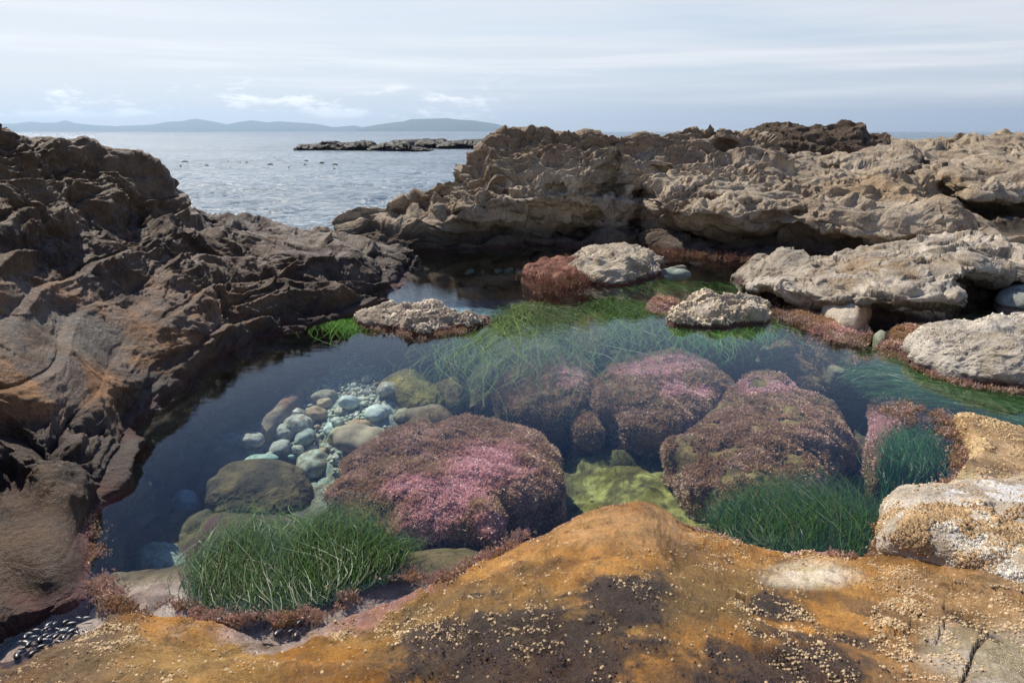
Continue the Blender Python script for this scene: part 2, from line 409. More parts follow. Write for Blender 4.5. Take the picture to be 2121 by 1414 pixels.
def build_floor():
    nr, na = 620, 620
    r = np.exp(np.linspace(math.log(1.2), math.log(15), nr)); a = np.linspace(-.78, .95, na)
    R, A = np.meshgrid(r, a, indexing='ij')
    X = R*np.sin(A); Y = R*np.cos(A)
    Z = floor_z(X.ravel(), Y.ravel()).reshape(X.shape)
    G = np.stack([X, Y, Z], -1); P = G.reshape(-1, 3)
    d, cob, id2 = floor_d(P)
    P2 = P.copy(); P2[:, 2] += d
    col = lerp(np.array([.075, .065, .045]), np.array([.17, .13, .06]), ss(-.35, .35, fbm(P*1.6, 25, 4)))
    col = lerp(col, C_WINE*1.2, ss(.1, .4, fbm(P*2.6, 26, 4)))
    pale = np.array([.40, .47, .38])
    cc = lerp(pale*.8, np.array([.50, .52, .43]), id2); cc = lerp(cc, np.array([.24, .19, .11]), (id2 > .75).astype(float)*.8)
    col = lerp(col, cc, cob*.95)
    gm = np.maximum(np.maximum(blot(P, 1300, 980, 110, 110, wob=.45), blot(P, 1400, 1060, 90, 70, wob=.4)), blot(P, 1240, 1060, 60, 70, wob=.4))
    gc = lerp(np.array([.20, .175, .04]), np.array([.42, .39, .13]), ss(-.3, .3, fbm(P*5, 31, 5)))
    gc = lerp(gc, np.array([.09, .08, .035]), np.maximum(blot(P, 1285, 930, 60, 55, wob=.6), blot(P, 1390, 960, 45, 35, wob=.7))*.85)
    gc = lerp(gc, np.array([.075, .06, .025]), ss(-.02, .25, fbm(P*8, 32, 4))*.75)
    w1, _, wi = worley(P*15, 33); gc = lerp(gc, np.array([.05, .04, .03]), ss(.34, .22, w1)*(wi > .6)*.9)
    col = lerp(col, gc, gm)
    Zs = P[:, 2]+d; fm = ss(-.22, -.08, Zs)*ss(1180, 1230, project(P)[1]); col = lerp(col, lerp(np.array([.30, .22, .18]), np.array([.44, .36, .31]), ss(-.3, .3, fbm(P*9, 34, 3))), fm*.9)
    # olive shelf under the back channel and by the right-hand rocks
    ol = np.maximum(blot(P, 1470, 550, 150, 45), blot(P, 2040, 655, 110, 35)); ol = np.maximum(ol, blot(P, 1380, 560, 90, 25))
    col = lerp(col, np.array([.26, .20, .07]), ol*.9)
    ol2 = blot(P, 2060, 650, 60, 22)
    col = lerp(col, np.array([.34, .36, .30]), ol2*.8)
    o = make_mesh('pool_bed', P2, grid_faces(nr, na), M_UNDER, col)
    tag(o, 'stony bed of the clear tide pool with olive and brown patches', 'ground', kind='structure')
build_floor()

# ------------------------------------------------------------------ left outcrop
def build_left():
    U = (.03, .0, -1.1)
    S = [front(U, ('w', -1.6, 1.2, -.05), ('w', -2.0, .9, .1), ('w', -2.6, .6, .3), ('w', -3.2, .3, .55), ('w', -4.2, 0, .9), ('w', -5.5, -.3, 1.3), ('w', -6.5, -.4, .8)),
      front(U, ('z',120,1290,-.03), ('z',20,1330,-.04), ('z',-140,1250,.08), ('z',-320,1160,.30), ('z',-560,1040,.6), ('z',-800,900,.95), ('r',-1.2,.1,-.2)),
      front(U, ('z',170,1200,.0), ('z',100,1165,.10), ('z',0,1110,.12), ('z',-200,1000,.30), ('z',-420,860,.62), ('z',-640,700,.98), ('r',-1.2,.3,-.2)),
      front(U, ('z',172,1110,0), ('z',120,1065,.11), ('z',20,960,.17), ('z',-120,830,.42), ('z',-320,650,.82), ('y',-520,430,3.4), ('r',-1.2,.5,-.3)),
      front(U, ('z',200,985,0), ('y',150,905,3.13), ('y',60,815,3.22), ('y',-60,680,3.36), ('y',-190,490,3.6), ('y',-340,280,3.95), ('r',-1.0,.7,-.5)),
      front(U, ('z',300,848,0), ('y',265,785,3.98), ('y',165,690,4.08), ('y',60,560,4.2), ('y',-60,400,4.5), ('y',-130,272,5.0), ('r',-.9,.9,-.6)),
      front(U, ('z',379,796,0), ('y',345,740,4.43), ('y',255,650,4.55), ('y',150,540,4.7), ('y',60,405,5.0), ('y',-10,286,5.5), ('r',-.8,.9,-.7)),
      front(U, ('z',454,745,0), ('y',425,698,4.93), ('y',340,625,5.05), ('y',240,535,5.2), ('y',165,420,5.6), ('y',90,294,6.1), ('r',-.7,1.0,-.8)),
      front(U, ('z',555,702,0), ('y',520,660,5.55), ('y',430,590,5.7), ('y',330,520,5.85), ('y',265,430,6.1), ('y',195,304,6.6), ('r',-.5,.9,-1.0)),
      front(U, ('z',640,672,0), ('y',600,632,6.0), ('y',520,570,6.15), ('y',420,512,6.4), ('y',335,440,6.7), ('y',290,330,7.1), ('r',-.3,.8,-1.3)),
      front(U, ('z',720,650,0), ('y',690,605,6.35), ('y',620,555,6.6), ('y',530,510,6.85), ('y',415,476,7.1), ('y',350,362,7.5), ('r',-.1,.7,-1.5)),
      front(U, ('z',765,635,0), ('z',745,590,.18), ('y',680,540,7.0), ('y',590,507,7.5), ('y',480,480,8.0), ('y',378,447,8.5), ('r',0,.7,-1.5)),
      front(U, ('z',806,610,0), ('z',797,572,.20), ('y',740,530,7.5), ('y',660,500,7.9), ('y',560,484,8.4), ('y',450,462,8.9), ('r',.1,.7,-1.5)),
      front(U, ('z',812,588,0), ('z',806,566,.13), ('y',770,528,8.1), ('y',710,500,8.5), ('y',620,476,8.9), ('y',520,485,9.3), ('r',.2,.7,-1.5)),
      front(U, ('z',858,552,0), ('z',845,530,.12), ('y',800,514,9.2), ('y',745,502,9.5), ('y',690,492,9.8), ('y',620,480,10.0), ('r',.3,.8,-1.5)),
      front(U, ('z',885,540,-.06), ('z',880,526,.02), ('y',850,512,9.8), ('y',800,505,10.2), ('y',755,498,10.5), ('y',700,500,10.8), ('r',.3,.8,-1.5)),
      ]
    G = loft(S, 1500, 620)
    P0 = G.reshape(-1, 3)
    X, Y = project(P0)
    near = ss(2.2, 5.0, P0[:, 1]) if False else ss(0.35, .95, np.clip((Y*-1+1150)/700, 0, 2))
    smooth = np.maximum(blot(P0, 120, 730, 340, 130, wob=.35), blot(P0, 60, 1150, 150, 120, wob=.15))
    m = (1-.72*smooth)*(1-.72*blot(P0, 70, 1150, 150, 110, wob=.15, soft=.25))
    G, d = weather(G, 11, big=(.9, .085), bowl=(1.8, .06), pit=(6.0, .055), strata=(.19, .085), fine=(11., .020), honey=(8., .010), facets=((1.1, .075), (4., .014)), aniso=(.7, .7, 1.9), mask=m)
    P = G.reshape(-1, 3)
    # hollows worn in the near shelf
    for px, py, rx, ry, dep in ((178,888,36,22,.09),(120,905,22,12,.04),(70,862,50,20,.05),(215,835,22,12,.04),(150,955,26,14,.05),(90,935,30,10,.03),(240,815,20,9,.03),(190,865,16,9,.03),(20,990,60,40,.06),(260,760,14,7,.02)):
        P = P-np.array([0, 0, 1])*(dep*(1-ss(.3, 1.1, np.sqrt(((X-px)/rx)**2+((Y-py)/ry)**2)+.25*fbm(P*9, 31, 2))))[:, None]
    tt_ = np.clip(((X-10)*180+(Y-1350)*(-75))/(180**2+75**2), 0, 1); dg = np.hypot(X-(10+180*tt_), Y-(1350-75*tt_))+8*fbm(P*14, 33, 2)
    P = P-np.array([0, 0, 1])*(.09*(1-ss(12, 34, dg)))[:, None]
    G = P.reshape(G.shape); n = upz(G)
    v = fbm(P*1.1, 40, 4); v2 = fbm(P*4., 41, 4)
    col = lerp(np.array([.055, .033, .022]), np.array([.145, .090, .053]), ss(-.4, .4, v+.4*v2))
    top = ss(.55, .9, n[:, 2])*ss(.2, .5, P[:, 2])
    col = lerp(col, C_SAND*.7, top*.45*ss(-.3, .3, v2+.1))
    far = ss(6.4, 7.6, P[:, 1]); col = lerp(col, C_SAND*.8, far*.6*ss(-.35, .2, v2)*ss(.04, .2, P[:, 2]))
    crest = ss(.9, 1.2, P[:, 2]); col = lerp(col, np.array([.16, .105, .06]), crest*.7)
    # smooth brown and orange stained shelf nearer the camera
    och = blot(P, 90, 745, 380, 150, wob=.5)
    col = lerp(col, np.array([.20, .145, .11]), och*.85)
    col = lerp(col, np.array([.36, .175, .062]), och*ss(.0, .3, fbm(P*2.3, 44, 3)+.12)*.75)
    col = lerp(col, np.array([.15, .155, .135]), blot(P, 120, 700, 160, 50, wob=.5)*.6)
    o2 = blot(P, 60, 1150, 170, 140, wob=.3)
    col = lerp(col, np.array([.25, .145, .07]), o2*.9); col = lerp(col, np.array([.34, .18, .065]), o2*ss(0, .4, fbm(P*5, 45, 3))*.6)
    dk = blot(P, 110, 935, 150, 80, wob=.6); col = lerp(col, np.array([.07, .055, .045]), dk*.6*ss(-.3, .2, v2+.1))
    col = lerp(col, np.array([.45, .42, .36]), ss(.42, .6, fbm(P*22, 47, 3))*.35)
    col = shore_bands(P, col, 6, dark=.26, k=.7)
    frg = (1-ss(.0, .03, np.abs(P[:, 2]+.005+.02*v2)))*ss(1000, 1060, Y)*ss(110, 150, X)
    col = lerp(col, C_PINK*.7, frg*.7)
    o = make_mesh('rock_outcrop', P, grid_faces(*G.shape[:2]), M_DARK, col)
    tag(o, 'dark brown rock outcrop in shade rising along the left side of the tide pool', 'rock outcrop')
    return G
G_LEFT = build_left()

# ------------------------------------------------------------------ back ridge and right-hand slope
def build_ridge():
    U = (.0, -.12, -1.1); B = ('r', .1, 1.6, -2.4)
    S = [front(U, ('z',706,515,-.5), ('z',702,505,-.4), ('y',698,492,10.2), ('y',698,482,10.4), ('y',697,474,10.6), ('y',698,468,10.8), ('r', .2, .8, -1.2)),
      front(U, ('z',716,522,0), ('z',712,505,.10), ('y',706,490,10.1), ('y',702,476,10.3), ('y',702,466,10.5), ('y',708,458,10.8), ('r', .2, 1, -1.6)),
      front(U, ('z',770,524,0), ('z',765,506,.12), ('y',762,485,10.0), ('y',760,465,10.2), ('y',760,450,10.5), ('y',762,437,10.9), B),
      front(U, ('z',855,520,0), ('z',850,500,.13), ('y',850,478,10.0), ('y',848,458,10.25), ('y',848,445,10.7), ('y',850,431,11.1), B),
      front(U, ('z',930,513,0), ('z',930,490,.16), ('y',930,460,10.0), ('y',925,430,10.3), ('y',922,408,10.7), ('y',925,388,11.2), B),
      front(U, ('z',985,512,0), ('z',985,480,.2), ('y',985,440,10.05), ('y',980,395,10.4), ('y',968,360,10.8), ('y',952,358,11.3), B),
      front(U, ('z',1040,511,0), ('z',1040,475,.22), ('y',1040,420,10.1), ('y',1035,365,10.5), ('y',1025,325,10.9), ('y',1000,314,11.5), B),
      front(U, ('z',1110,509,0), ('z',1110,470,.26), ('y',1110,410,10.0), ('y',1108,350,10.5), ('y',1105,300,11.1), ('y',1105,297,11.7), B),
      front(U, ('z',1190,508,0), ('z',1190,465,.28), ('y',1190,405,10.0), ('y',1190,350,10.6), ('y',1190,305,11.3), ('y',1190,302,11.9), B),
      front(U, ('z',1270,507,0), ('z',1270,465,.28), ('y',1272,405,10.6), ('y',1272,350,11.0), ('y',1275,310,11.5), ('y',1275,303,12.1), B),
      front(U, ('z',1330,507,0), ('z',1330,470,.25), ('y',1332,415,10.8), ('y',1335,355,11.1), ('y',1340,310,11.7), ('y',1345,300,12.4), B),
      front(U, ('z',1375,518,0), ('z',1375,478,.22), ('y',1380,432,9.9), ('y',1390,375,10.9), ('y',1398,315,11.8), ('y',1400,281,12.8), B),
      front(U, ('z',1450,526,0), ('z',1450,482,.22), ('y',1455,440,9.6), ('y',1460,385,10.7), ('y',1465,320,11.9), ('y',1465,267,13.0), B),
      front(U, ('z',1540,530,0), ('z',1540,488,.20), ('y',1540,445,9.4), ('y',1540,390,10.7), ('y',1540,330,12.2), ('y',1545,279,13.4), B),
      front(U, ('z',1610,533,0), ('z',1610,490,.20), ('y',1610,445,9.4), ('y',1608,395,10.7), ('y',1600,350,12.0), ('y',1592,314,13.2), B),
      front(U, ('z',1680,535,0), ('z',1680,495,.20), ('y',1680,450,9.3), ('y',1675,405,10.6), ('y',1660,365,12.2), ('y',1650,335,14.0), ('r', .1, 1.4, -.3)),
      front(U, ('z',1760,545,0), ('z',1760,510,.16), ('y',1760,465,9.1), ('y',1760,415,10.5), ('y',1760,370,12.4), ('y',1760,325,15.5), ('r', .1, 1.4, -.3)),
      front(U, ('z',1880,560,-.05), ('z',1880,520,.14), ('y',1880,475,8.9), ('y',1880,425,10.3), ('y',1880,370,12.6), ('y',1880,318,16.5), ('r', .1, 1.4, -.3)),
      front(U, ('z',2000,565,-.05), ('z',2000,520,.14), ('y',1985,478,8.9), ('y',1975,437,10.0), ('z',2000,438,.16), ('y',2000,378,12.8), ('y',2000,320,17.5)),
      front(U, ('z',2110,570,-.05), ('z',2110,525,.14), ('y',2060,497,8.9), ('z',2080,478,.12), ('z',2110,448,.10), ('y',2121,380,12.8), ('y',2121,320,17.5)),
      front(U, ('z',2300,570,-.05), ('z',2300,525,.14), ('y',2260,497,8.9), ('z',2260,478,.12), ('z',2260,448,.10), ('y',2260,380,12.8), ('y',2260,320,17.5)),
      front(U, ('z',2900,560,-.05), ('z',2900,515,.14), ('y',2860,487,8.9), ('z',2860,468,.2), ('z',2860,448,.3), ('y',2860,380,12.8), ('y',2860,320,17.5)),
      ]
    G = loft(S, 1500, 620); P0 = G.reshape(-1, 3); X, Y = project(P0)
    low = ss(.0, .3, P0[:, 2]); right = ss(1600, 1800, X)
    # drop the second pool's hollow flat
    m = 1-.7*ss(1960, 2060, X)*ss(9.3, 9.8, P0[:, 1])*(1-ss(11.3, 12.3, P0[:, 1]))
    hole = (1-ss(0, 1, np.sqrt(((X-1262)/45)**2+((Y-395)/55)**2)+.3*fbm(P0*2.4, 61, 2)))*.45 + (1-ss(0, 1, np.sqrt(((X-1330)/18)**2+((Y-400)/22)**2)))*.3 \
         + (1-ss(.1, 1, np.sqrt(((X-1425)/26)**2+((Y-425)/20)**2)))*.16 + (1-ss(0, 1, np.sqrt(((X-1320)/30)**2+((Y-470)/40)**2)))*.35 \
         + (1-ss(.2, 1.2, np.sqrt(((X-1200)/95)**2+((Y-485)/22)**2)))*.25 + (1-ss(.2, 1.2, np.sqrt(((X-1500)/140)**2+((Y-498)/20)**2)))*.30 \
         + (1-ss(.2, 1.2, np.sqrt(((X-1610)/60)**2+((Y-455)/22)**2)))*.22 + (1-ss(.2, 1.2, np.sqrt(((X-940)/28)**2+((Y-440)/12)**2)))*.10 + (1-ss(.2, 1.2, np.sqrt(((X-770)/16)**2+((Y-465)/12)**2)))*.10
    hole = hole*1.5
    for px, py, rx, ry, dd in ((1085,330,16,10,.18),(1150,385,22,12,.20),(1040,390,14,10,.15),(990,430,20,9,.16),(1370,350,26,12,.22),(1500,300,34,14,.3),(1580,330,22,16,.3),(1480,410,36,9,.16),(1560,425,26,8,.16),(1700,400,44,9,.25),(1790,372,40,8,.3),(1660,438,26,8,.15),
                           (1830,440,50,9,.2),(1740,345,30,7,.3),(1900,360,34,8,.3),(1225,450,24,14,.2),(1100,450,26,12,.14),(875,440,18,8,.12),(1290,325,22,10,.2),(1640,480,50,8,.14)):
        hole = hole + dd*(1-ss(.25, 1.15, np.sqrt(((X-px)/rx)**2+((Y-py)/ry)**2)+.35*fbm(P0*2.6, px, 3)))
    n0 = upz(G); fwd = np.array([0.0, 1.0, -.15])
    G2 = (P0 + fwd*hole[:, None]).reshape(G.shape)
    pm = ss(.25, .7, P0[:, 2])*(1-.6*right)
    G, d = weather(G2, 77, big=(.7, .12), bowl=(1.5, .10), pit=(5.0, .13), strata=(.27, .14), fine=(9., .020), honey=(7., .045), facets=((1.0, .10), (3.2, .03)), aniso=(.6, .75, 1.9), mask=m, pitmask=pm*ss(-.3, .3, fbm(P0*.7, 62, 2)+.15))
    P = G.reshape(-1, 3); n = upz(G)
    v = fbm(P*.8, 80, 4); v2 = fbm(P*3., 81, 4)
    col = lerp(np.array([.37, .285, .20]), np.array([.59, .485, .355]), ss(-.4, .4, v+.5*v2))
    col = lerp(col, np.array([.25, .175, .115]), ss(1.0, 1.5, P[:, 2]+.3*v)*(1-right*.5)*.75)
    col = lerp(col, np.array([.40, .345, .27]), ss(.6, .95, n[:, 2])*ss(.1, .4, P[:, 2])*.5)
    col = lerp(col, np.array([.46, .33, .19]), blot(P, 1850, 385, 150, 28, wob=.5)*.6)
    col = lerp(col, np.array([.42, .30, .18]), ss(.1, .4, fbm(P*1.3, 84, 3))*ss(1650, 1800, X)*.35)
    col = shore_bands(P, col, 8, dark=.42, k=.75)
    o = make_mesh('rock_ridge', P, grid_faces(*G.shape[:2]), M_ROCK, col)
    tag(o, 'long tan honeycombed sandstone ridge across the back of the pool, sloping down at the right', 'rock ridge')
build_ridge()

def build_crag(name, label, S, seed, nu, nv, amp=1., tint=(.115, .085, .062), cat='rock crag', lvl=-9., fr=1., m=None, strata=None):
    G = loft(S, nu, nv)
    G, d = weather(G, seed, big=(.5*fr, .16*amp), bowl=(1.0*fr, .18*amp), pit=(4.*fr, .10*amp), honey=(4.*fr, .05*amp), facets=((1.*fr, .14*amp), (3.*fr, .05*amp)), strata=strata or (.30/fr, .11*amp), fine=(6.*fr, .045*amp), aniso=(.7, .7, 1.6))
    P = G.reshape(-1, 3); v = fbm(P*1.0, seed+1, 4)
    col = lerp(np.array(tint)*.75, np.array(tint)*1.45, ss(-.4, .4, v))
    if lvl > -5: col = lerp(col, C_DARK*.8, .8*(1-ss(.1, .5, P[:, 2]-lvl)))
    o = make_mesh(name, P, grid_faces(*G.shape[:2]), m or M_ROCK, col)
    tag(o, label, cat); return o
def crest_sections(pts, fronts, depth, back=2.5, drop=2.0):
    """pts: list (px, py_crest, Y, py_foot) -> sections foot..crest..back"""
    out = []
    for px, pc, Y, pf in pts:
        a = at_y(px, pf, Y-depth); c = at_y(px, pc, Y)
        f = [a+np.array([0, -.1, -1.0]), a]
        for t, k in fronts: f.append(a*(1-t)+c*t+np.array([0, -depth*.5*k, (c[2]-a[2])*.25*k]))
        f += [c, c+np.array([.05, back*.4, -drop*.1]), c+np.array([.1, back, -drop])]
        out.append(f)
    return out
build_crag('rock_crag', 'dark craggy headland knob standing up behind the tan ridge near the horizon',
    crest_sections([(1540,305,19,320),(1565,284,19,325),(1600,270,19,330),(1650,264,19,332),(1700,264,19,334),(1740,260,19,330),(1768,258,19,322),(1785,272,19,315),(1808,287,19,306),(1835,300,19,305)], [(.3, .35), (.7, .3)], 1.8), 91, 560, 220, .8)
def far_shelf():
    S = []
    for px, pc, Y, pf in [(1560,320,26,345),(1700,312,26,345),(1790,298,26,342),(1850,292,26,345),(1900,294,26,348),(1960,296,26,352),(1985,290,25,352),(2020,286,24,356),(2080,283,24,360),(2130,281,24,362),(2250,276,24,365),(2600,268,24,370),(3100,262,24,370)]:
        a = at_y(px, pf, 15.2); b = at_y(px, pf-18, 18); c = at_y(px, pc+10, Y-2.5); d = at_y(px, pc, Y)
        S.append([a+np.array([0, -1., -.8]), a, b, c, d, d+np.array([0, 2., -.3]), d+np.array([0, 6., -2.5])])
    G = loft(S, 700, 260)
    G, d = weather(G, 120, big=(.35, .16), bowl=(.7, .16), pit=(3., .12), honey=(3.5, .05), strata=(.24, .16), fine=(5., .03), facets=((.6, .16), (1.8, .07)), aniso=(.6, .6, 1.5))
    P = G.reshape(-1, 3); v = fbm(P*.7, 121, 4); v2 = fbm(P*np.array([1.5, 1.5, 6]), 122, 4)
    col = lerp(np.array([.32, .255, .185]), np.array([.50, .41, .29]), ss(-.4, .4, v+.5*v2))
    col = lerp(col, np.array([.20, .15, .11]), ss(0, .5, v2)*.5)
    o = make_mesh('rock_shelf', P, grid_faces(*G.shape[:2]), M_ROCK, col)
    tag(o, 'wide layered brown sandstone shelf stretching to the horizon at the far right', 'rock shelf')
far_shelf()

# ------------------------------------------------------------------ pale shelf at the right
def build_pale():
    U = (.0, .15, -1.0)
    S = [front(U, ('z',1545,575,-.1), ('z',1540,573,-.05), ('z',1540,570,.0), ('z',1543,566,.0), ('z',1546,562,-.03), ('r', 0, .15, -.3), ('r', 0, .2, -.6)),
      front(U, ('z',1555,600,-.02), ('z',1552,592,.07), ('z',1555,578,.14), ('z',1570,562,.17), ('z',1580,552,.12), ('r', 0, .15, -.3), ('r', 0, .2, -.6)),
      front(U, ('z',1610,622,-.02), ('z',1605,606,.10), ('z',1605,588,.20), ('z',1610,556,.26), ('y',1612,528,7.7), ('r', 0, .25, -.3), ('r', 0, .2, -.6)),
      front(U, ('z',1665,640,-.02), ('z',1660,618,.14), ('z',1660,590,.24), ('z',1670,560,.28), ('y',1672,540,7.8), ('r', 0, .25, -.25), ('r', 0, .2, -.6)),
      front(U, ('z',1740,660,-.02), ('z',1735,630,.16), ('z',1730,595,.28), ('z',1740,565,.31), ('y',1740,540,7.9), ('r', 0, .35, -.2), ('r', 0, .3, -.5)),
      front(U, ('z',1830,670,-.02), ('z',1820,630,.20), ('z',1810,590,.32), ('z',1810,550,.35), ('y',1815,515,8.1), ('r', 0, .4, -.1), ('r', 0, .4, -.4)),
      front(U, ('z',1910,680,-.02), ('z',1900,640,.18), ('z',1890,590,.36), ('z',1870,545,.37), ('y',1870,500,8.3), ('r', 0, .4, -.1), ('r', 0, .4, -.4)),
      front(U, ('z',1985,672,-.02), ('z',1985,640,.14), ('z',1975,585,.34), ('z',1950,535,.38), ('y',1930,492,8.5), ('r', 0, .4, -.1), ('r', 0, .4, -.4)),
      front(U, ('z',1995,622,-.02), ('z',2000,608,.12), ('z',2010,580,.34), ('z',2010,530,.38), ('y',2000,490,8.6), ('r', 0, .4, -.1), ('r', 0, .4, -.4)),
      front(U, ('z',2060,612,-.02), ('z',2060,596,.12), ('z',2060,570,.30), ('z',2060,530,.32), ('y',2060,500,8.6), ('r', 0, .4, -.1), ('r', 0, .4, -.4)),
      front(U, ('z',2140,606,-.02), ('z',2140,590,.12), ('z',2140,565,.26), ('z',2140,535,.26), ('y',2140,510,8.6), ('r', 0, .4, -.1), ('r', 0, .4, -.4)),
      front(U, ('z',2400,606,-.02), ('z',2400,590,.12), ('z',2400,565,.26), ('z',2400,535,.26), ('y',2400,510,8.6), ('r', 0, .4, -.1), ('r', 0, .4, -.4)),
      ]
    G = loft(S, 900, 420); P0 = G.reshape(-1, 3); X, Y = project(P0)
    und = (1-ss(.3, 1.1, np.sqrt(((X-1900)/150)**2+((Y-655)/26)**2)))*.22 + (1-ss(.3, 1.1, np.sqrt(((X-2040)/70)**2+((Y-590)/30)**2)))*.4 + (1-ss(.3, 1.1, np.sqrt(((X-1600)/70)**2+((Y-622)/12)**2)))*.10
    G = (P0+np.array([.05, 1, -.05])*und[:, None]).reshape(G.shape)
    G, d = weather(G, 140, big=(.9, .07), bowl=(1.7, .09), pit=(7., .05), strata=(.14, .035), fine=(14., .02), honey=(9., .015), facets=((2.2, .07), (6., .025)), aniso=(.8, .8, 1.4), pitmask=ss(.0, .4, fbm(P0, 141, 3)))
    P = G.reshape(-1, 3); n = upz(G); v = fbm(P*2, 142, 4)
    col = lerp(np.array([.36, .305, .235]), np.array([.54, .475, .385]), ss(-.4, .4, v))
    col = lerp(col, np.array([.30, .20, .11]), blot(P, 1800, 560, 120, 40, wob=.8)*ss(-.1, .3, fbm(P*4, 143, 3)+.1)*.7)
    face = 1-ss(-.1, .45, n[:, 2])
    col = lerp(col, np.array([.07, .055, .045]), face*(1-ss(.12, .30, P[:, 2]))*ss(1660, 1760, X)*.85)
    col = shore_bands(P, col, 9, dark=.10, k=.6)
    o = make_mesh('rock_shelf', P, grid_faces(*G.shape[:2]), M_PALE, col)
    tag(o, 'pale grey barnacle-dusted rock shelf with a dark undercut at the right side of the pool', 'rock shelf')
build_pale()

# ------------------------------------------------------------------ foreground ledge
def build_fore():
    U = (.0, .06, -1.0)
    def s(x, yw, *m): return front(U, ('z', x, yw, 0), *m)
    def tail(px):
        q = at_z(px, 1700, .25); return [('w', q[0]*1.0, .7, .30), ('w', q[0]*1.3, -.4, .3), ('w', q[0]*2.2, -3.5, .3)]
    rows = [(-500,1380,-.02,[(1420,.05),(1500,.10),(1560,.18)]),
      (-150,1335,-.03,[(1375,.0),(1430,.06),(1520,.16)]),
      (20,1365,-.02,[(1395,.04),(1440,.10),(1520,.18)]),
      (120,1335,-.01,[(1350,.06),(1400,.12),(1500,.20)]),
      (190,1290,-.01,[(1300,.05),(1350,.11),(1450,.20)]),
      (260,1280,.0,[(1303,.012),(1335,.05),(1430,.20)]),
      (400,1290,.0,[(1306,.010),(1340,.055),(1430,.20)]),
      (500,1305,.0,[(1320,.010),(1352,.055),(1430,.19)]),
      (590,1326,.0,[(1342,.012),(1372,.055),(1440,.18)]),
      (650,1300,.0,[(1320,.015),(1362,.07),(1440,.20)]),
      (760,1262,.0,[(1282,.02),(1340,.10),(1430,.25)]),
      (860,1222,.0,[(1245,.03),(1320,.14),(1430,.29)]),
      (960,1183,.0,[(1205,.05),(1290,.20),(1430,.33)]),
      (1040,1143,.0,[(1170,.07),(1270,.23),(1430,.36)]),
      (1130,1100,.0,[(1120,.08),(1230,.25),(1430,.38)]),
      (1220,1060,.0,[(1072,.12),(1200,.27),(1430,.38)]),
      (1300,1045,.0,[(1060,.15),(1180,.28),(1430,.38)]),
      (1350,1050,.0,[(1066,.13),(1190,.27),(1430,.38)]),
      (1420,1088,.0,[(1098,.07),(1210,.24),(1430,.37)]),
      (1520,1125,.0,[(1136,.05),(1230,.20),(1430,.35)]),
      (1620,1142,.0,[(1155,.05),(1235,.18),(1430,.33)]),
      (1720,1142,.0,[(1155,.05),(1240,.17),(1430,.32)]),
      (1800,1158,.0,[(1170,.04),(1250,.16),(1430,.31)]),
      (1860,1120,-.01,[(1140,.05),(1230,.15),(1430,.30)]),
      (1930,1045,-.01,[(1070,.03),(1200,.12),(1430,.30)]),
      (2060,1035,-.01,[(1060,.03),(1200,.12),(1430,.30)]),
      (2200,1035,-.01,[(1060,.03),(1200,.12),(1430,.30)]),
      (2400,1035,-.0,[(1060,.04),(1200,.14),(1430,.30)]),
      (2900,1000,-.0,[(1020,.05),(1140,.25),(1560,.45)])]
    X_end = [None]*len(rows); S = []
    for x, yw, zw, m in rows:
        xm = x if x < 1900 else x+(0 if x > 2100 else 0)
        pts = [('z', x, yw, zw)]
        for mm in m:
            yy, zz = mm[:2]; xx = x+(mm[2] if len(mm) > 2 else 0)
            pts.append(('z', xx, yy, zz))
        S.append(front(U, *pts, *tail(max(-900, min(3200, x)))))
    G = loft(S, 1500, 760); P0 = G.reshape(-1, 3); X, Y = project(P0)
    pools = (1-ss(.2, 1.1, np.sqrt(((X-2000)/90)**2+((Y-1330)/14)**2)))
    G, d = weather(G, 200, big=(1.3, .022), bowl=(2.6, .022), pit=(9, .010), strata=(.2, 0), fine=(18., .0075), facets=((3., .012),), aniso=(1, 1, 1))
    P = G.reshape(-1, 3)
    # crack at the far right, shallow gutters
    def crack(pts, w, dep):
        nonlocal P
        dm = np.full(len(P), 1e9)
        for (x0, y0), (x1, y1) in zip(pts[:-1], pts[1:]):
            t = np.clip(((X-x0)*(x1-x0)+(Y-y0)*(y1-y0))/((x1-x0)**2+(y1-y0)**2), 0, 1)
            dm = np.minimum(dm, np.hypot(X-(x0+t*(x1-x0)), Y-(y0+t*(y1-y0))))
        dm = dm+w*.8*fbm(P*30, 201, 3); k = 1-ss(w*.3, w*1.2, dm)
        P = P-np.array([0, 0, 1])*(dep*k)[:, None]; return k
    tt_ = np.clip(((X-10)*180+(Y-1350)*(-75))/(180**2+75**2), 0, 1); dg = np.hypot(X-(10+180*tt_), Y-(1350-75*tt_))+8*fbm(P*14, 33, 2)
    P = P-np.array([0, 0, 1])*(.05*(1-ss(12, 34, dg)))[:, None]
    k1 = crack([(1960,1262),(2010,1290),(2070,1325)], 11, .022)
    k2 = crack([(2040,1330),(2020,1350),(2010,1380),(1985,1440)], 5, .018)
    k3 = crack([(1150,1270),(1130,1300),(1115,1420)], 3, .004)
    G = P.reshape(G.shape)
    v = fbm(P*2.2, 210, 4); v2 = fbm(P*8, 211, 4); v3 = fbm(P*26, 212, 3)
    col = lerp(np.array([.22, .094, .012]), np.array([.42, .192, .030]), ss(-.4, .4, v+.5*v2))
    # olive film toward the middle
    col = lerp(col, np.array([.155, .075, .020]), ss(.02, .40, fbm(P*4.5, 214, 5))*.75); col = lerp(col, np.array([.52, .27, .060]), ss(.10, .45, fbm(P*np.array([5., 7, 5])+9, 215, 5))*.6)
    ol = np.maximum(blot(P, 1000, 1290, 330, 95, wob=.6), blot(P, 1450, 1230, 200, 70, wob=.7)); col = lerp(col, np.array([.17, .105, .025]), ol*.75)
    col = lerp(col, np.array([.52, .29, .11]), blot(P, 1300, 1095, 150, 40, wob=.5)*.7)
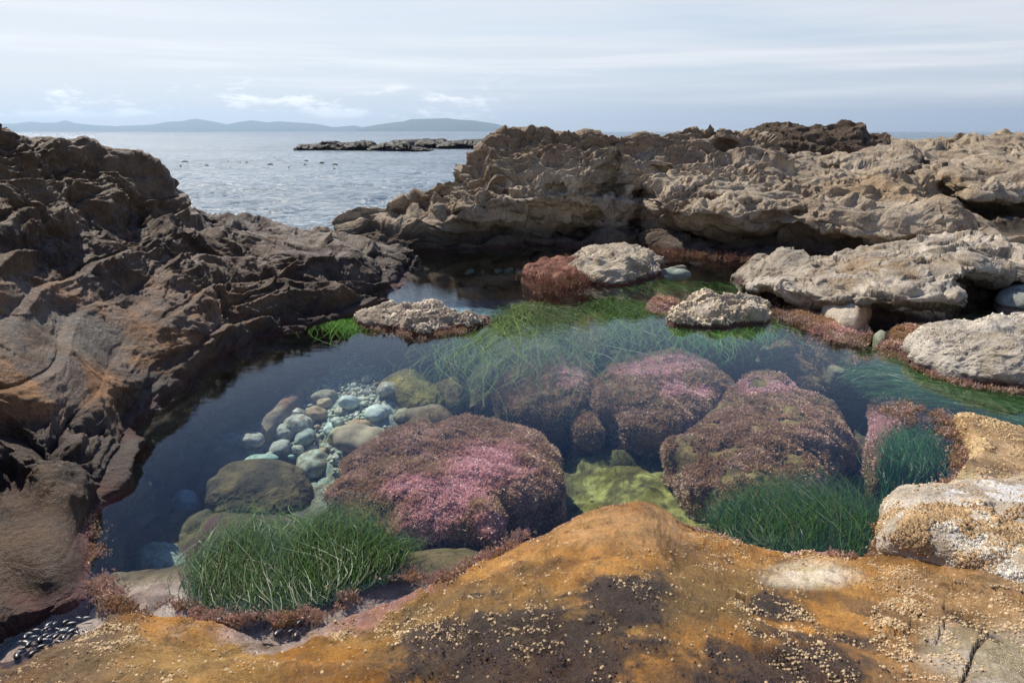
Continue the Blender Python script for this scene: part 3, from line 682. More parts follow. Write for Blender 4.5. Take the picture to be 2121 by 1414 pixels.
    col = lerp(col, np.array([.30, .20, .065]), blot(P, 330, 1370, 220, 60, wob=.5)*.6)
    # wine-black crust
    wb = np.maximum(blot(P, 1090, 1390, 260, 140, wob=.7), blot(P, 1640, 1400, 190, 90, wob=.8)); wb = np.maximum(wb, blot(P, 1290, 1240, 90, 60, wob=.7))
    wb = np.maximum(wb, blot(P, 1600, 1255, 60, 40, wob=.7)*.9); wb = np.maximum(wb, blot(P, 930, 1330, 110, 50, wob=.8)*.9)
    wbm = ss(.18, .80, wb*.75+.35*(v2+.9*v3+.5*fbm(P*70, 213, 2))+.12)
    col = lerp(col, np.array([.032, .019, .014]), wbm*.93)
    # pale smooth patch
    pl = blot(P, 1680, 1190, 85, 26, wob=.35); col = lerp(col, np.array([.70, .60, .45]), pl*.9)
    # right part paler and browner
    rt = ss(1750, 1950, X+80*v)*ss(1150, 1200, Y); col = lerp(col, np.array([.34, .22, .11]), rt*.6)
    rp = blot(P, 2090, 1380, 130, 80, wob=.3); col = lerp(col, np.array([.50, .44, .35]), rp*.8)
    rq = blot(P, 1960, 1340, 50, 50, wob=.4); col = lerp(col, np.array([.46, .40, .32]), rq*.8)
    ro = blot(P, 2050, 940, 130, 70, wob=.3); col = lerp(col, np.array([.42, .25, .11]), ro*.7)
    rw = blot(P, 2040, 1005, 110, 30, wob=.4); col = lerp(col, np.array([.74, .62, .45]), rw*.8)
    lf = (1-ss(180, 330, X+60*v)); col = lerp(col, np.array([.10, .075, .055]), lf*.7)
    col = lerp(col, C_DARK*.7, np.maximum(k1, k2*.8)*.9); col = lerp(col, C_DARK, k3*.3)
    # pinkish film along the water's edge
    z = P[:, 2]+.012*v2
    film = (1-ss(.0, .022, z))*ss(150, 230, X)
    col = lerp(col, np.array([.40, .30, .26]), film*(1-ss(650, 760, X))*.8)
    col = lerp(col, np.array([.40, .20, .19]), (1-ss(.0, .02, z))*ss(650, 760, X)*.8)
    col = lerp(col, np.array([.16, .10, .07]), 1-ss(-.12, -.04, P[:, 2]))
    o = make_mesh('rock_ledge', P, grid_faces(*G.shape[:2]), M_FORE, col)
    tag(o, 'smooth wet orange-brown rock ledge with wine-black patches along the near edge of the pool', 'rock ledge')
    return P, X, Y, wbm, G.shape[:2]
FORE = build_fore()

# ------------------------------------------------------------------ water
def slab(name, poly, ztop, zbot, mat_, label, cat='water'):
    n = len(poly); V = [(p[0], p[1], ztop) for p in poly]+[(p[0], p[1], zbot) for p in poly]
    me = bpy.data.meshes.new(name)
    me.from_pydata(V, [], [list(range(n)), list(range(2*n-1, n-1, -1))]+[[i, i+n, (i+1) % n+n, (i+1) % n] for i in range(n)])
    me.validate(); me.update(); me.materials.append(mat_)
    import bmesh
    bm = bmesh.new(); bm.from_mesh(me); bmesh.ops.recalc_face_normals(bm, faces=bm.faces); bm.to_mesh(me); bm.free()
    o = bpy.data.objects.new(name, me); COL.objects.link(o); tag(o, label, cat, kind='structure'); return o
M_WATER = water_mat()
WPOLY = [(60,1400),(-60,1400),(-60,1300),(120,1230),(140,1110),(160,960),(260,830),(420,720),(600,650),(700,612),(780,580),(830,535),(850,512),(930,503),(1300,496),(1600,515),(1780,530),(2000,560),(2300,570),
         (3000,620),(3000,960),(2200,940),(2060,912),(1990,905),(2030,950),(2035,1010),(1900,1130),(1790,1190),(1600,1162),(1500,1150),(1400,1120),(1300,1075),(1200,1085),(1050,1170),(880,1245),(700,1300),(620,1338),(590,1342),(480,1328),(330,1305),(220,1310),(160,1350)]
slab('pool_water', [at_z(a, b)[:2] for a, b in WPOLY], 0.0, -1.75, M_WATER, 'clear calm water filling the tide pool, reflecting the blue sky')
slab('small_pool_water', [at_z(a, b, .17)[:2] for a, b in [(1970,434),(1985,470),(2040,498),(2300,510),(2500,490),(2500,425),(2121,425)]], .17, -.25, M_WATER, 'small still pool lying between pale rocks at the far right')

def build_sea():
    nr, na = 760, 620
    r = np.concatenate([np.exp(np.linspace(math.log(8), math.log(300), nr-90)), np.exp(np.linspace(math.log(310), math.log(29500), 90))])
    a = np.linspace(-.95, .95, na); R, A = np.meshgrid(r, a, indexing='ij')
    X = R*np.sin(A); Y = R*np.cos(A); P = np.stack([X.ravel(), Y.ravel(), 0*X.ravel()], 1)
    fade = np.clip(1.2-R.ravel()/260, 0, 1)
    z = .16*fbm(P*np.array([.22, .42, 1])+3, 300, 4, .55)+.07*ridged(P*np.array([.9, 1.5, 1]), 310, 3)*fbm(P*.15, 311, 2).clip(0, 1)+.035*fbm(P*np.array([1.8, 3.2, 1]), 312, 3)
    P[:, 2] = -.72+z*fade; P = P[:, :]; Pm = np.abs(P[:, 0]) > 29500; P[Pm, 0] = np.sign(P[Pm, 0])*29500
    o = make_mesh('sea', P, grid_faces(nr, na), sea_mat()); tag(o, 'rippled blue-grey sea reaching to the horizon', 'sea', kind='structure')
build_sea()

def build_hills():
    M, T = mat('hill_forest'); p = T.n('ShaderNodeNewGeometry').outputs['Position']
    c = T.mix(T.maprange(T.noise(p, .0012, 5), .4, .6), (.035, .055, .04), (.06, .075, .055))
    finish(T, T.n('ShaderNodeBsdfPrincipled', i={'Base Color': c, 'Roughness': .95, 'Specular IOR Level': .1}))
    def ridge(pts, Y, name, label, seed):
        xs = np.array([p[0] for p in pts], float); ys = np.array([p[1] for p in pts], float)
        px = np.linspace(xs[0], xs[-1], 700); py = np.interp(px, xs, ys)
        S = []
        for a, b in zip(px, py):
            c = at_y(a, b, Y); ch = max(c[2], -3.); f = np.array([c[0]*.86, Y*.86, -4.])
            row = [f]
            for t in np.linspace(.08, 1, 24): row.append(np.array([f[0]+(c[0]-f[0])*t, f[1]+(c[1]-f[1])*t, -4+(ch+4)*t**.8]))
            row.append(np.array([c[0]*1.06, Y*1.06, ch*.6-2])); row.append(np.array([c[0]*1.12, Y*1.12, -4.]))
            S.append(row)
        G = np.array(S); P = G.reshape(-1, 3)
        d = ridged(P/1700., seed, 4)*38*np.clip(P[:, 2]/150, 0, 1); P[:, 2] += d-12*np.clip(P[:, 2]/150, 0, 1)
        o = make_mesh(name, P, grid_faces(*G.shape[:2]), M); tag(o, label, 'hills', kind='structure')
    ridge([(-700,262),(-400,255),(-200,262),(0,257),(30,257),(62,253),(100,255),(118,254),(135,250),(160,257),(200,260),(240,262),(290,259),(325,257),(345,253),(375,252),(405,247),(440,252),(470,259),(500,253),(520,250),(550,254),(580,252),(620,254),(655,257),(690,263),(735,260),(750,264),(780,268)], 26000, 'distant_hills', 'blue line of distant mountains along the horizon at the left', 401)
    ridge([(735,268),(765,261),(800,256),(835,253),(850,248),(890,247),(925,246),(950,249),(985,251),(1020,257),(1050,263),(1068,267),(1090,271)], 22000, 'distant_hills', 'blue long-sloped distant headland ending at the open horizon', 402)
build_hills()

# reefs off shore
for label, px0, Y, amp, pts in [
    ('leftmost low black reef in the sea, jagged and broken at its left end', 0, 96, .9, [(612,310,311),(625,300,311),(655,296,312),(690,295,312),(720,297,312),(750,296,311),(775,299,310),(785,310,311)]),
    ('small lumpy black reef low in the water in front of the flat-topped one', 0, 92, .8, [(762,308,311),(780,299,312),(812,295,313),(845,296,313),(855,304,313),(885,309,312),(893,312,313)]),
    ('long flat-topped black reef standing behind the lumpy one out at sea', 0, 108, .5, [(800,305,303),(815,292,304),(850,289,304),(900,289,304),(922,290,304),(928,302,304)]),
    ('rightmost black reef in the sea, flat on top and nearest the tan ridge', 0, 104, .5, [(905,304,306),(925,296,306),(950,292,306),(1000,290,306),(1022,292,306),(1030,304,306)])]:
    build_crag('sea_reef', label, crest_sections([(a, b, Y, c) for a, b, c in pts], [(.35, .5), (.75, .5)], 3., 5., 2.), 500+Y, 260, 90, 1.6*amp, (.008, .007, .0065), 'reef', fr=.45, m=M_DARK)

def build_kelp():
    rng = np.random.default_rng(5); V = []; Fc = []
    for k in range(16):
        px = rng.uniform(280, 720); py = rng.normal(341, 6) 

        c = at_z(px, py, -.66); L = rng.uniform(.05, .28); w = .02; an = rng.normal(0, .3)
        n = 7
        for i in range(n):
            t = i/(n-1)*2-1; q = c+np.array([t*L*math.cos(an), t*L*math.sin(an), -.03+.05*(1-t*t)+rng.uniform(-.02, .03)])
            V += [q+np.array([0, -w*(1-t*t*.8), -.05]), q+np.array([0, 0, .05*(1-t*t*.6)]), q+np.array([0, w*(1-t*t*.8), -.05])]
        b = len(V)-3*n
        for i in range(n-1):
            for j in (0, 1): a = b+i*3+j; Fc.append((a, a+3, a+4, a+1))
    o = make_mesh('floating_kelp', V, Fc, M_ALGA, np.tile([.03, .02, .012], (len(V), 1))); tag(o, 'scattered dark floating kelp on the sea beyond the left outcrop', 'kelp', kind='stuff')
build_kelp()

# ------------------------------------------------------------------ boulders in the pool
def blob(poly, zc, ztop, zbot, nu=360, nv=220, flat=.75, tilt=0.0):
    """closed body whose widest outline, at height zc, lies where the picture shows it"""
    pp = np.array(poly, float); q = np.roll(pp, -1, 0); pp = np.concatenate([pp+(q-pp)*t for t in (0, .15, .3, .45, .6, .75, .9)])
    W3 = np.array([at_z(a, b, zc) for a, b in pp]); c = W3.mean(0)
    ang = np.arctan2(W3[:, 1]-c[1], W3[:, 0]-c[0]); r = np.hypot(W3[:, 0]-c[0], W3[:, 1]-c[1])
    o = np.argsort(ang); ang = ang[o]; r = r[o]
    th = np.linspace(-math.pi, math.pi, nu, endpoint=False)
    rr = np.interp(th, np.concatenate([ang-2*math.pi, ang, ang+2*math.pi]), np.tile(r, 3))
    k = np.exp(-np.linspace(-2, 2, 2*(nu//40)+1)**2); k /= k.sum(); rr = np.convolve(np.concatenate([rr[-60:], rr, rr[:60]]), k, 'same')[60:-60]
    ph = np.linspace(-math.pi/2, math.pi/2, nv)
    cr = np.abs(np.cos(ph))**np.where(ph > 0, flat, max(flat, 1.25)); sz = np.sin(ph)
    X = c[0]+rr[:, None]*np.cos(th)[:, None]*cr; Y = c[1]+rr[:, None]*np.sin(th)[:, None]*cr
    Z = zc+np.where(sz > 0, sz*(ztop-zc), sz*(zc-zbot))[None, :]+0*X
    Z = Z+tilt*(X-c[0])*np.clip(sz, 0, 1)[None, :]
    return np.stack([X, Y, Z], -1), c
def close(o_nu, nv): return grid_faces(o_nu, nv, True)
def boulder(name, label, poly, zc, ztop, zbot, seed, colf, m, cat='boulder', rough=1., nu=360, nv=200, flat=.75, tilt=0., freq=1., group=None):
    G, c = blob(poly, zc, ztop, zbot, nu, nv, flat, tilt)
    G, d = weather(G, seed, big=(1.3*freq, .06*rough), bowl=(2.6*freq, .05*rough), pit=(8*freq, .014*rough), strata=(.2, .012*rough), fine=(13*freq, .018*rough), honey=(7*freq, .012*rough), aniso=(1, 1, 1.2), wrap=True)
    P = G.reshape(-1, 3); n = upz(G, True)
    o = make_mesh(name, P, close(nu, nv), m, colf(P, n, seed)); tag(o, label, cat, group)
    return o, P, n
def col_plain(a, b, f=2.5):
    return lambda P, n, s: lerp(np.array(a), np.array(b), ss(-.35, .35, fbm(P*f, s+90, 4)))
def fronds(name, parent, P, n, colf, count, L=(.010, .024), w=.0038, seed=0, mask=None, thick=1.0, part=True, label=None, kind='stuff', lay=0.8):
    """bushy weed: many small branched fronds rooted on the surface points"""
    rng = np.random.default_rng(seed); ok = np.nonzero(mask > rng.uniform(0, 1, len(P)))[0] if mask is not None else np.arange(len(P))
    if len(ok) == 0: return None
    ix = rng.choice(ok, count); p = P[ix]+rng.normal(0, .004, (count, 3)); nn = n[ix]
    clump = fbm(p*28, seed+3, 2)
    d = nn+lay*rng.normal(0, .55, (count, 3))+.5*np.stack([fbm(p*9, seed+4, 2), fbm(p*9, seed+5, 2), .3+fbm(p*9, seed+6, 2)], 1); d /= np.linalg.norm(d, axis=1, keepdims=True)
    s = np.cross(d, rng.normal(0, 1, (count, 3))); s /= np.linalg.norm(s, axis=1, keepdims=True)
    l = (rng.uniform(*L, count)*(1+.8*clump.clip(-.6, .8)))[:, None]; ww = w*rng.uniform(.6, 1.4, count)[:, None]*thick
    q = np.cross(d, s)
    a = p-s*ww*.25; b = p+s*ww*.25; m1 = p+d*l*.6-s*ww*1.2+q*ww*.3; m2 = p+d*l*.6+s*ww*1.2-q*ww*.3
    t1 = p+d*l-s*ww*2.1; t2 = p+d*l+s*ww*2.1; mm = p+d*l*.72
    V = np.stack([a, b, m2, t2, mm, t1, m1], 1).reshape(-1, 3)
    k = np.arange(count)[:, None]*7
    Fc = np.concatenate([k+np.array([[0, 1, 4, 6]]), k+np.array([[1, 2, 3, 4]]), k+np.array([[6, 4, 5, 6]])*1], 1)
    F4 = np.concatenate([k+np.array([[0, 1, 2, 6]]), k+np.array([[6, 2, 3, 4]]), k+np.array([[6, 4, 5, 5]])], 0)
    F4 = np.concatenate([k+np.array([[0, 1, 2, 6]]), k+np.array([[2, 3, 4, 6]])], 0); F3 = k+np.array([[6, 4, 5]])
    # make the third triangle a thin quad by reusing the root side
    F4 = np.concatenate([F4, np.concatenate([F3, k+0], 1)[:, [0, 1, 2, 3]] if False else k+np.array([[6, 4, 5, 0]])*0+k*0+np.array([[6, 4, 5, 6]])], 0) if False else F4
    c = colf(p, nn)*rng.uniform(.75, 1.7, (count, 1)); c = np.repeat(c, 7, 0).reshape(count, 7, 3); c[:, 3] *= 1.35; c[:, 5] *= 1.35; c[:, 0] *= .8; c[:, 1] *= .8
    F5 = k+np.array([[5, 6, 4, 5]])
    o = make_mesh(name, V, np.concatenate([F4, k+np.array([[6, 4, 5, 1]])*1], 0) if False else F4, M_ALGA, c.reshape(-1, 3), parent, smooth=False)
    if not part: tag(o, label, 'algae', kind=kind)
    else: o['label'] = 'bushy coralline weed covering the boulder'
    return o
PINKS = np.array([.76, .47, .46]); MAUVE = np.array([.60, .43, .34]); BRN = np.array([.42, .28, .165]); GOLD = np.array([.50, .32, .10])
def alga_col(pinks, base=None, gold=.25, seed=0, pinkness=.35):
    """pinks: list of (px,py,rx,ry) where the photo shows bright pink growth"""
    def f(p, n):
        v = fbm(p*5, seed, 3); v2 = fbm(p*14, seed+1, 3)
        c = lerp(BRN, MAUVE, ss(-.35+.3*(1-pinkness), .55-.3*pinkness, v+.5*v2)*.75)
        c = lerp(c, GOLD, ss(.15, .5, fbm(p*7, seed+2, 3))*gold)
        if base is not None: c = lerp(c, np.array(base), .5)
        for a in pinks: c = lerp(c, PINKS, blot(p, *a, wob=.5)*.9)
        return c
    return f
def shrink(poly, k):
    c = np.mean(poly, axis=0); return [tuple(c+(np.array(p)-c)*k) for p in poly]
def alga_boulder(label, poly, z, seed, pinks, bare=.0, count=60000, pinkness=.35, gold=.25, gran=1., L=(.008, .023), **kw):
    base = col_plain((.10, .07, .035), (.27, .20, .08), 5)
    o, P, n = boulder('boulder', label, shrink(poly, .93 if len(poly) > 8 else 1.), *z, seed, base, M_UNDER, rough=.85, **kw)
    m = ss(-.5, .0, n[:, 2])
    if bare: m = m*(1-ss(.30-bare, .36-bare, fbm(P*np.array([5., 5, 5]), seed+200, 4)))
    fronds('weed_cover', o, P, n, alga_col(pinks, gold=gold, seed=seed, pinkness=pinkness), int(count*1.35), L, seed=seed, mask=m)
    return o, P, n
alga_boulder('largest pink and brown weed-covered boulder just under the water near the front of the pool',
    [(655,1045),(690,985),(760,930),(850,895),(950,882),(1040,880),(1110,905),(1165,930),(1175,985),(1170,1040),(1120,1060),(1050,1070),(1035,1110),(960,1125),(880,1125),(800,1110),(720,1085)], (-.32, -.17, -1.0), 600,
    [(1010,960,75,40),(930,1040,70,45),(880,1090,60,40),(960,1000,50,40),(850,1010,60,25)], count=110000, pinkness=.45, flat=.6)
alga_boulder('dull brown weed-covered boulder with one pale pink patch, left of the round pink-topped one',
    [(1010,790),(1040,765),(1100,750),(1180,742),(1235,755),(1240,800),(1215,850),(1150,875),(1080,870),(1030,840)], (-.34, -.20, -.95), 620, [(1185,780,34,26)], count=42000, pinkness=.15)
alga_boulder('round brown boulder with pink weed on top in the middle of the pool',
    [(1222,800),(1250,765),(1320,745),(1400,742),(1460,760),(1525,795),(1500,830),(1440,880),(1380,905),(1300,895),(1235,850)], (-.31, -.16, -.95), 640, [(1390,752,70,16),(1392,805,32,18),(1455,812,20,12),(1340,770,60,12)], bare=.0, count=60000, pinkness=.4)
alga_boulder('broad brown weed-covered boulder showing bare yellow rock, right of the pool centre',
    [(1365,950),(1400,915),(1460,880),(1500,830),(1560,785),(1630,790),(1690,830),(1740,870),(1765,930),(1745,980),(1700,1020),(1690,1045),(1600,1055),(1500,1050),(1420,1020),(1385,985)], (-.34, -.16, -.95), 660, [(1570,800,40,18),(1680,1005,32,18),(1620,800,50,14)], bare=.17, count=90000, pinkness=.22, flat=.65)
alga_boulder('low olive and brown boulder half hidden behind the broad weedy one',
    [(1580,740),(1620,715),(1680,715),(1740,745),(1745,785),(1690,810),(1610,800)], (-.48, -.36, -1.0), 680, [], bare=.2, count=20000, pinkness=.1)
alga_boulder('pink and mauve weedy rock curving around the dark side hollow at the right',
    [(1800,850),(1850,838),(1930,860),(1975,885),(1960,910),(1900,905),(1860,930),(1850,1000),(1820,990),(1795,920)], (-.28, -.17, -.9), 700, [(1860,860,60,20),(1830,900,30,40)], count=40000, pinkness=.6)
alga_boulder('reddish weed-grown rock lying in the shallows under the pale shelf',
    [(1640,650),(1700,660),(1770,680),(1800,700),(1780,720),(1720,705),(1660,680)], (-.07, .0, -.5), 710, [(1740,690,60,20)], count=16000, pinkness=.3)
alga_boulder('flat mat of red-brown weed on the rock beside the pointed pale boulder',
    [(1840,705),(1880,690),(1960,688),(2000,700),(1950,715),(1880,730),(1840,740),(1815,725)], (-.08, .02, -.5), 720, [(1850,720,60,14)], count=16000, pinkness=.35)
alga_boulder('small pink weed-covered rock in shade at the near foot of the largest boulder',
    [(960,1075),(1000,1068),(1040,1080),(1045,1105),(1010,1125),(965,1110)], (-.30, -.20, -.9), 730, [(1015,1090,30,30)], count=9000, pinkness=.5)
alga_boulder('small dark brown weedy boulder in the gap between the larger boulders',
    [(1178,885),(1200,873),(1235,878),(1248,900),(1230,918),(1190,915)], (-.45, -.35, -.9), 740, [], count=7000, pinkness=.05)
alga_boulder('pinkish weed-tufted rock under the floating grass left of the round boulder',
    [(1195,690),(1215,665),(1245,670),(1260,700),(1250,735),(1215,730)], (-.33, -.2, -.9), 745, [(1220,690,30,30)], count=9000, pinkness=.5)
alga_boulder('small pale pink weed patch left of the barnacled islet with grass in front',
    [(1335,640),(1360,625),(1400,625),(1410,650),(1370,665),(1340,658)], (-.12, -.03, -.6), 748, [(1370,645,50,25)], count=9000, pinkness=.7)

# plain boulders
bo = col_plain((.07, .055, .03), (.15, .11, .05), 6)
boulder('boulder', 'big smooth dark brown boulder deep in the water at the left of the pink one', [(415,1030),(450,990),(520,975),(590,975),(640,995),(650,1035),(620,1070),(550,1085),(470,1080),(425,1060)], -.62, -.45, -1.2, 760, bo, M_UNDER, rough=.35)
og = col_plain((.14, .11, .03), (.30, .24, .05), 6)
boulder('boulder', 'olive-yellow flat boulder with a dark weedy notch at the top of the cobble bed', [(790,800),(830,782),(900,790),(930,830),(910,855),(860,850),(810,825)], -.42, -.28, -.9, 770, og, M_UNDER, rough=.6)
boulder('boulder', 'rounded brown boulder behind the olive one below the floating grass', [(880,770),(920,757),(960,775),(970,820),(960,855),(920,858),(890,820)], -.48, -.30, -.9, 775, col_plain((.12, .085, .04), (.22, .16, .07), 6), M_UNDER, rough=.4)
boulder('boulder', 'small square-shouldered brown stone between the rounded boulder and the dull weedy one', [(985,820),(1010,805),(1030,820),(1030,845),(1005,855),(985,845)], -.48, -.38, -.8, 778, col_plain((.16, .12, .06), (.26, .19, .10), 6), M_UNDER, rough=.3)
boulder('boulder', 'long low brown stone tucked behind the top of the pink boulder', [(835,890),(860,868),(900,858),(940,868),(935,890),(880,900)], -.40, -.30, -.8, 780, col_plain((.13, .085, .045), (.24, .16, .09), 8), M_UNDER, rough=.3)
boulder('boulder', 'flat olive-grey slab in the shallow water in front of the pale shelf', [(1690,712),(1725,700),(1752,735),(1756,775),(1725,770),(1700,745)], -.30, -.24, -.6, 795, col_plain((.26, .23, .14), (.36, .33, .21), 6), M_UNDER, rough=.2)
boulder('boulder', 'large pale grey-green boulder deep in the near left corner of the pool', [(275,1170),(320,1140),(375,1145),(390,1180),(370,1215),(310,1230),(278,1205)], -.55, -.42, -1., 800, col_plain((.26, .30, .25), (.36, .40, .33), 6), M_UNDER, rough=.3)
boulder('boulder', 'blue-grey rounded stone deep below the reflected edge of the left outcrop', [(355,1045),(375,1027),(408,1032),(412,1055),(385,1065),(360,1062)], -.72, -.63, -1., 805, col_plain((.30, .34, .33), (.40, .44, .41), 6), M_UNDER, rough=.2)
boulder('boulder', 'brown mottled stone lying low in front of the big dark boulder', [(355,1095),(390,1075),(440,1085),(450,1110),(410,1125),(365,1118)], -.78, -.70, -1.1, 806, col_plain((.14, .10, .07), (.22, .16, .11), 6), M_UNDER, rough=.3)
def slabcol(P, n, s): return lerp(lerp(np.array([.20, .16, .12]), np.array([.34, .25, .15]), ss(-.3, .3, fbm(P*5, s, 4))), np.array([.30, .12, .07]), ss(.1, .4, fbm(P*3, s+1, 3))*.6)
boulder('rock_slab', 'long orange-brown stone fin slanting down under the reflected dark rock edge', [(520,905),(560,870),(620,810),(650,778),(658,785),(630,825),(585,875),(545,912)], -.50, -.42, -.9, 810, slabcol, M_UNDER, cat='rock slab', rough=.25)

# boulders and islets that stand out of the water
def dry_col(a, b, seed2=0, dark=.05, wine=.05):
    def f(P, n, s):
        c = lerp(np.array(a), np.array(b), ss(-.4, .4, fbm(P*3, s, 4)+.4*fbm(P*12, s+1, 3)))
        z = P[:, 2]+.02*fbm(P*9, s+2, 3)
        c = lerp(c, C_DARK, .75*(1-ss(dark*.5, dark*1.3, z))); c = lerp(c, np.array([.20, .075, .06]), .75*(1-ss(wine*.3, wine, z)))
        return lerp(c, np.array([.11, .07, .05]), 1-ss(-.10, -.02, z))
    return f
oA = boulder('rock_islet', 'long low tan rock islet lying in the pool at the foot of the left outcrop', [(737,665),(770,652),(830,646),(915,648),(930,656),(1005,660),(1010,668),(960,680),(890,695),(820,684),(760,678)], 0.0, .09, -.8, 820, dry_col((.30, .24, .18), (.42, .35, .27), dark=.04, wine=.05), M_PALE, cat='rock islet', rough=1., nu=460, nv=260, flat=.55)
oB = boulder('rock_islet', 'pale-topped rock islet with a red-brown weedy left flank near the back of the pool', [(1165,548),(1200,538),(1260,535),(1330,530),(1365,540),(1360,565),(1340,580),(1290,592),(1230,588),(1180,575)], 0.0, .21, -.9, 830, dry_col((.38, .315, .235), (.52, .445, .34), dark=.05, wine=.04), M_PALE, cat='rock islet', rough=1.2, nu=460, nv=260, flat=.5)
oC = boulder('rock_islet', 'barnacle-crusted buff rock islet with green surfgrass hanging in front of it', [(1380,655),(1400,640),(1430,632),(1500,636),(1575,632),(1590,645),(1570,665),(1510,678),(1440,678),(1390,672)], 0.0, .13, -.8, 840, dry_col((.38, .32, .24), (.54, .47, .38), dark=.03, wine=.02), M_PALE, cat='rock islet', rough=1.3, nu=460, nv=260, flat=.55)
oPT = boulder('boulder', 'pale pointed boulder with a scooped hollow, at the right edge above the green grass', [(1862,735),(1885,722),(1960,712),(2060,702),(2180,700),(2260,730),(2220,790),(2140,806),(2060,800),(1970,785),(1890,760)], 0.0, .27, -.9, 850, dry_col((.42, .365, .295), (.57, .51, .42), dark=.06, wine=.045), M_PALE, rough=.75, nu=520, nv=300, flat=.6, tilt=.04)
boulder('boulder', 'smooth cream and orange stone wedged under the front of the pale shelf', [(1700,650),(1740,640),(1790,645),(1805,655),(1795,672),(1775,684),(1745,678),(1715,665)], .0, .19, -.5, 860, lambda P, n, s: lerp(lerp(np.array([.62, .54, .42]), np.array([.52, .34, .20]), ss(1760, 1790, project(P)[0])), np.array([.2, .13, .06]), 1-ss(-.02, .03, P[:, 2])), M_PALE, rough=.15, flat=.6)
boulder('boulder', 'grey-green rounded boulder standing in shallow water at the right edge below the shelf', [(2058,625),(2070,612),(2121,606),(2200,615),(2200,632),(2121,640),(2070,634)], .0, .15, -.4, 862, dry_col((.33, .34, .29), (.42, .42, .36), dark=.02, wine=.01), M_PALE, rough=.15)
boulder('boulder', 'small round green-grey stone in the shadow of the undercut shelf', [(1808,700),(1822,690),(1836,697),(1834,712),(1818,714)], -.03, .03, -.4, 864, col_plain((.28, .30, .22), (.36, .38, .28)), M_PALE, rough=.1, nu=80, nv=50)
def ochre_cf(P, n, s):
    c = lerp(np.array([.30, .17, .065]), np.array([.50, .33, .16]), ss(-.3, .3, fbm(P*5, s, 5)))
    c = lerp(c, np.array([.66, .54, .38]), blot(P, 2050, 1005, 130, 30, wob=.5)*.85); c = lerp(c, np.array([.16, .085, .035]), ss(.1, .4, fbm(P*9, s+1, 4))*.5)
    return lerp(c, np.array([.34, .22, .17]), (1-ss(-.005, .02, P[:, 2]))*.8)
oPN = boulder('rock_ledge', 'low orange-brown hump of rock crusted with barnacles behind the pale block', [(1948,866),(2000,872),(2060,888),(2200,922),(2400,1000),(2300,1120),(2000,1120),(1915,1080),(1935,1042),(1985,1010),(2010,965),(2000,915),(1975,885)], -.02, .085, -.9, 880, ochre_cf, M_FORE, cat='rock ledge', rough=.35, nu=560, nv=320, flat=.45)
def build_block():
    poly = [(1815,1150),(1816,1100),(1832,1055),(1880,1043),(1960,1040),(2010,1025),(2100,1020),(2300,1030),(2420,1200),(2350,1330),(2200,1330),(2121,1290),(2020,1235),(1960,1200),(1890,1180)]
    def cf(P, n, s):
        v = fbm(P*4, s, 4)
        c = lerp(np.array([.42, .34, .25]), np.array([.56, .48, .37]), ss(-.35, .35, v))
        wm = ss(.02, .22, fbm(P*5, s+2, 4)+.4*fbm(P*22, s+3, 3))*ss(1900, 2000, project(P)[0]+60*v)
        c = lerp(c, np.array([.78, .76, .72]), wm*.85); c = lerp(c, np.array([.74, .66, .54]), blot(P, 1950, 1045, 120, 16)*.7)
        c = lerp(c, np.array([.30, .20, .12]), ss(.1, .4, fbm(P*3, s+4, 3))*.4)
        return lerp(c, np.array([.30, .12, .09]), (1-ss(.0, .06, P[:, 2]))*.8)
    return boulder('rock_block', 'pale block of rock crusted with white and tan barnacles in the near right corner', poly, .05, .215, -.8, 870, cf, M_PALE, cat='rock block', rough=.5, nu=620, nv=380, flat=.5)
oBL = build_block()

# ------------------------------------------------------------------ cobbles
def cobble(name, label, px, py, w, h, z, seed, col, ang=0., group=None, nu=44, nv=26, geo=False):
    """one smooth stone; w, h are its width and height in the picture"""
    c = at_z(px, py, z); dep = c[1]*CP-(c[2]-CAMZ)*SP
    a = w/F*dep/2; el = math.atan2(CAMZ-c[2], c[1]); b = min(h/F*dep/2/(math.sin(el)*.80+.25), a*1.5); t = min(a, b, .14)*.62
    th = np.linspace(-math.pi, math.pi, nu, endpoint=False)[:, None]; ph = np.linspace(-math.pi/2, math.pi/2, nv)[None, :]
    rng = np.random.default_rng(seed); e = rng.uniform(.75, .95)
    X = a*np.cos(th)*np.abs(np.cos(ph))**e; Y = b*np.sin(th)*np.abs(np.cos(ph))**e; Z = t*np.sin(ph)+0*th
    tilt = rng.normal(0, .12)
    X, Y = X*math.cos(ang)-Y*math.sin(ang), X*math.sin(ang)+Y*math.cos(ang); Z = Z+tilt*X
    P = np.stack([X+0*Z, Y+0*Z, Z], -1).reshape(-1, 3)
    nrm = P/np.maximum(np.linalg.norm(P, axis=1, keepdims=True), 1e-6)
    P = P + nrm*(a*.28*fbm(P/a*.9+seed*3.1, seed, 2))[:, None]
    n1 = fbm(P/a*2.2+seed, seed+1, 4)
    cc = lerp(np.array(col)*.8, np.array(col)*1.15, ss(-.3, .3, n1))
    st = rng.uniform(0, 1)
    if st > .45: cc = lerp(cc, np.array([.20, .13, .065]), ss(.0, .35, fbm(P/a*3+seed*2, seed+2, 4)+(st-.7))*.75)
    if geo: return P+c+np.array([0, 0, t*.75]), cc
    o = make_mesh(name, P, close(nu, nv), M_COB, cc); o.location = c+np.array([0, 0, t*.75])
    tag(o, label, 'cobble', group); return o
PG, WG, GR, BR, TE, OLV = (.50, .53, .38), (.70, .68, .54), (.44, .41, .32), (.42, .28, .15), (.32, .45, .36), (.38, .36, .21)
